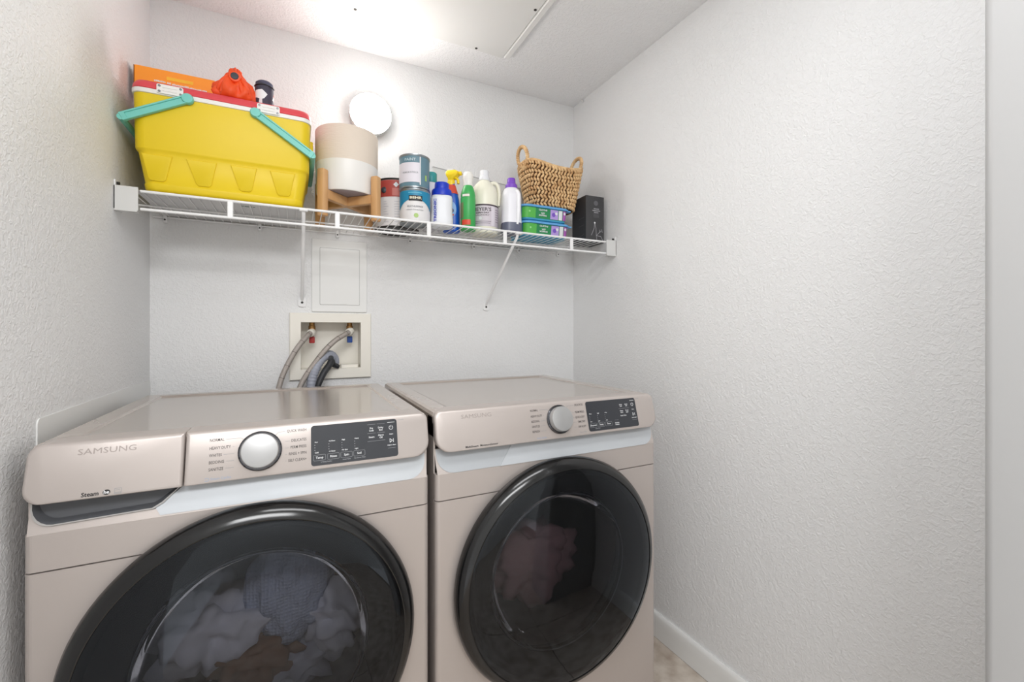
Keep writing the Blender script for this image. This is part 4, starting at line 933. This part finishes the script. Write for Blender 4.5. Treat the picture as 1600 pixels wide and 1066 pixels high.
# white flat board leaning on the back wall behind the bottles
fb = thing('flat_board', 'flat white board leaning on the back wall behind the bottles', 'board', (0.745, 1.838, SH + 0.001))
bm = bmesh.new()
add_loft(bm, [[(-0.215, y, 0.0), (0.215, y, 0.0), (0.215, y, 0.276), (-0.215, y, 0.312)] for y in (-0.003, 0.003)])
bm_obj('board', bm, mat('white_board', (214, 214, 212), 0.5), fb, rot=(-0.022, 0, 0))
bm = bmesh.new(); add_loft(bm, [[(-0.216, y, 0.3105), (0.216, y, 0.2745), (0.216, y, 0.2785), (-0.216, y, 0.3145)] for y in (-0.004, 0.004)])
bm_obj('shadow_edge_strip', bm, mat('shadow_edge_grey', (170, 170, 170), 0.5), fb, rot=(-0.022, 0, 0))  # board's top edge, greyed to paint in the gap shadow along it

# ------------------------------------------------------------------ access panel and outlet box on the back wall
ap = thing('access_panel', 'flush white access panel on the back wall above the outlet box', 'panel', (0.158, YB, 1.386))
o = outline(-0.101, 0.101, -0.138, 0.142, (0.003,) * 4, 2)
loft('frame', [[(x, -0.0004, z) for x, z in o], [(x, -0.004, z) for x, z in o], [(x * 0.985, -0.006, z * 0.99) for x, z in o]], smooth_white, ap)
o = outline(-0.073, 0.073, -0.111, 0.110, (0.003,) * 4, 2)
loft('gap', [[(x, -0.0058, z) for x, z in o], [(x, -0.0063, z) for x, z in o]], mat('panel_gap_grey', (176, 176, 174), 0.6), ap)
o = outline(-0.0715, 0.0715, -0.1095, 0.1085, (0.003,) * 4, 2)
pd = loft('panel_door', [[(x, -0.006, z) for x, z in o], [(x, -0.0078, z) for x, z in o]], smooth_white, ap)
box('latch', 0.012, 0.026, -0.009, -0.0076, -0.107, -0.101, smooth_white, pd, 0.001, 1)

vb = thing('outlet_box', 'cream washer outlet box recessed in the wall behind the washer', 'outlet box', (0.127, YB, 1.117))
bm = bmesh.new()
ro = [(-0.146, 0.126), (0.147, 0.126), (0.147, -0.128), (-0.146, -0.128)]; ri = [(-0.107, 0.090), (0.107, 0.090), (0.107, -0.088), (-0.107, -0.088)]
add_loft(bm, [[(x, -0.0004, z) for x, z in ro], [(x, -0.009, z) for x, z in ro], [(x * 0.98, -0.012, z * 0.978) for x, z in ro], [(x * 1.01, -0.012, z * 1.01) for x, z in ri], [(x, -0.010, z) for x, z in ri], [(x, 0.075, z) for x, z in ri]], False, True)
bm_obj('frame', bm, plastic_white, vb)
loft('drain_cover', [rrect(0.033, 0.026, 0.006, z, 3, cx=0.068, cy=0.030) for z in (-0.0878, -0.078, -0.0755)], plastic_white, vb)
brass = mat('brass', (150, 112, 66), 0.35, 0.8); redh = mat('red_valve_handle', (176, 44, 42), 0.4); blueh = mat('blue_valve_handle', (36, 78, 156), 0.4)
for x, mh in ((-0.068, redh), (0.070, blueh)):
    v = lathe('valve', [(0.012, 0.058), (0.0125, 0.062), (0.0125, 0.076), (0.010, 0.079), (0.010, 0.0895)], brass, vb, 16, loc=(x, 0.030, 0.0))
    lathe_y('spout', [(0.011, 0.03), (0.012, 0.0), (0.012, -0.015), (0.0, -0.016)], brass, v, 16, loc=(0, 0.0, 0.056))
    box('valve_handle', -0.010, 0.010, -0.010, 0.006, 0.010, 0.036, mh, v, 0.003, 2)
steel_h = mat('braided_steel_hose', (176, 168, 162), 0.4, 0.5, bump=('knit', (300, 300, 300), 0.002, 0.8)); rub = mat('black_rubber_bracket', (40, 42, 46), 0.5)
corr = mat('grey_corrugated_hose', (156, 160, 172), 0.5); nutm = mat('white_hose_nut', (216, 212, 202), 0.4)
def hose(label, pts, nutp):
    h = thing('supply_hose', label, 'hose', pts[0], 0, 'braided supply hoses'); p0 = Vector(pts[0])
    sp = spline(pts, 8)
    tube('braid', [p - p0 for p in sp], 0.0095, steel_h, h, 12)
    d = (sp[1] - sp[0]).normalized()
    tube('coupling', [p - p0 for p in (sp[0] - d * 0.010, sp[0] - d * 0.004, sp[0] + d * 0.012, sp[0] + d * 0.014)], [0.0135, 0.0145, 0.0145, 0.011], nutm, h, 16)
    # ferrule rings along the hose
    for k in range(3, len(sp) - 2, 5):
        dd = (sp[k + 1] - sp[k]).normalized()
        tube('ring', [sp[k] - p0 - dd * 0.0008, sp[k] - p0 + dd * 0.0008], 0.0099, mat('dark_braid', (120, 112, 108), 0.5, 0.4), h, 12)
hose('braided steel hose on the red hot valve, left of the other hose', [(0.056, 1.856, 1.168), (0.046, 1.835, 1.160), (0.008, 1.80, 1.113), (-0.030, 1.785, 1.040), (-0.052, 1.775, 0.97), (-0.060, 1.765, 0.88), (-0.058, 1.76, 0.78)], None)
hose('braided steel hose on the blue cold valve, running down right of the other', [(0.195, 1.852, 1.172), (0.180, 1.832, 1.164), (0.128, 1.80, 1.130), (0.073, 1.785, 1.066), (0.018, 1.775, 0.976), (-0.004, 1.77, 0.88), (-0.010, 1.76, 0.78)], None)
dh = thing('drain_hose', 'grey corrugated drain hose hooked into the outlet box', 'hose', (0.135, 1.86, 1.04))
p0 = Vector((0.135, 1.86, 1.04))
sp = spline([(0.140, 1.868, 1.047), (0.136, 1.852, 1.068), (0.118, 1.825, 1.083), (0.090, 1.80, 1.070), (0.066, 1.785, 1.030), (0.054, 1.78, 0.98), (0.052, 1.775, 0.90), (0.052, 1.77, 0.80)], 14)
tube('corrugated_tube', [p - p0 for p in sp], [0.0165 + 0.0014 * math.sin(i * 2.1) for i in range(len(sp))], corr, dh, 16)
bp_ = spline([(0.150, 1.832, 1.036), (0.132, 1.820, 1.046), (0.124, 1.806, 1.060), (0.116, 1.796, 1.046), (0.098, 1.782, 1.022), (0.080, 1.768, 0.985), (0.070, 1.764, 0.95)], 6)
tube('hose_guide', [p - p0 for p in bp_], [0.009 + 0.003 * math.sin(PI * i / (len(bp_) - 1)) for i in range(len(bp_))], rub, dh, 10)
lathe_y('guide_tip', [(0.009, 0.006), (0.010, 0.0), (0.009, -0.008), (0.0, -0.009)], rub, dh, 14, loc=(0.122 - p0.x, 1.802 - p0.y, 1.072 - p0.z))
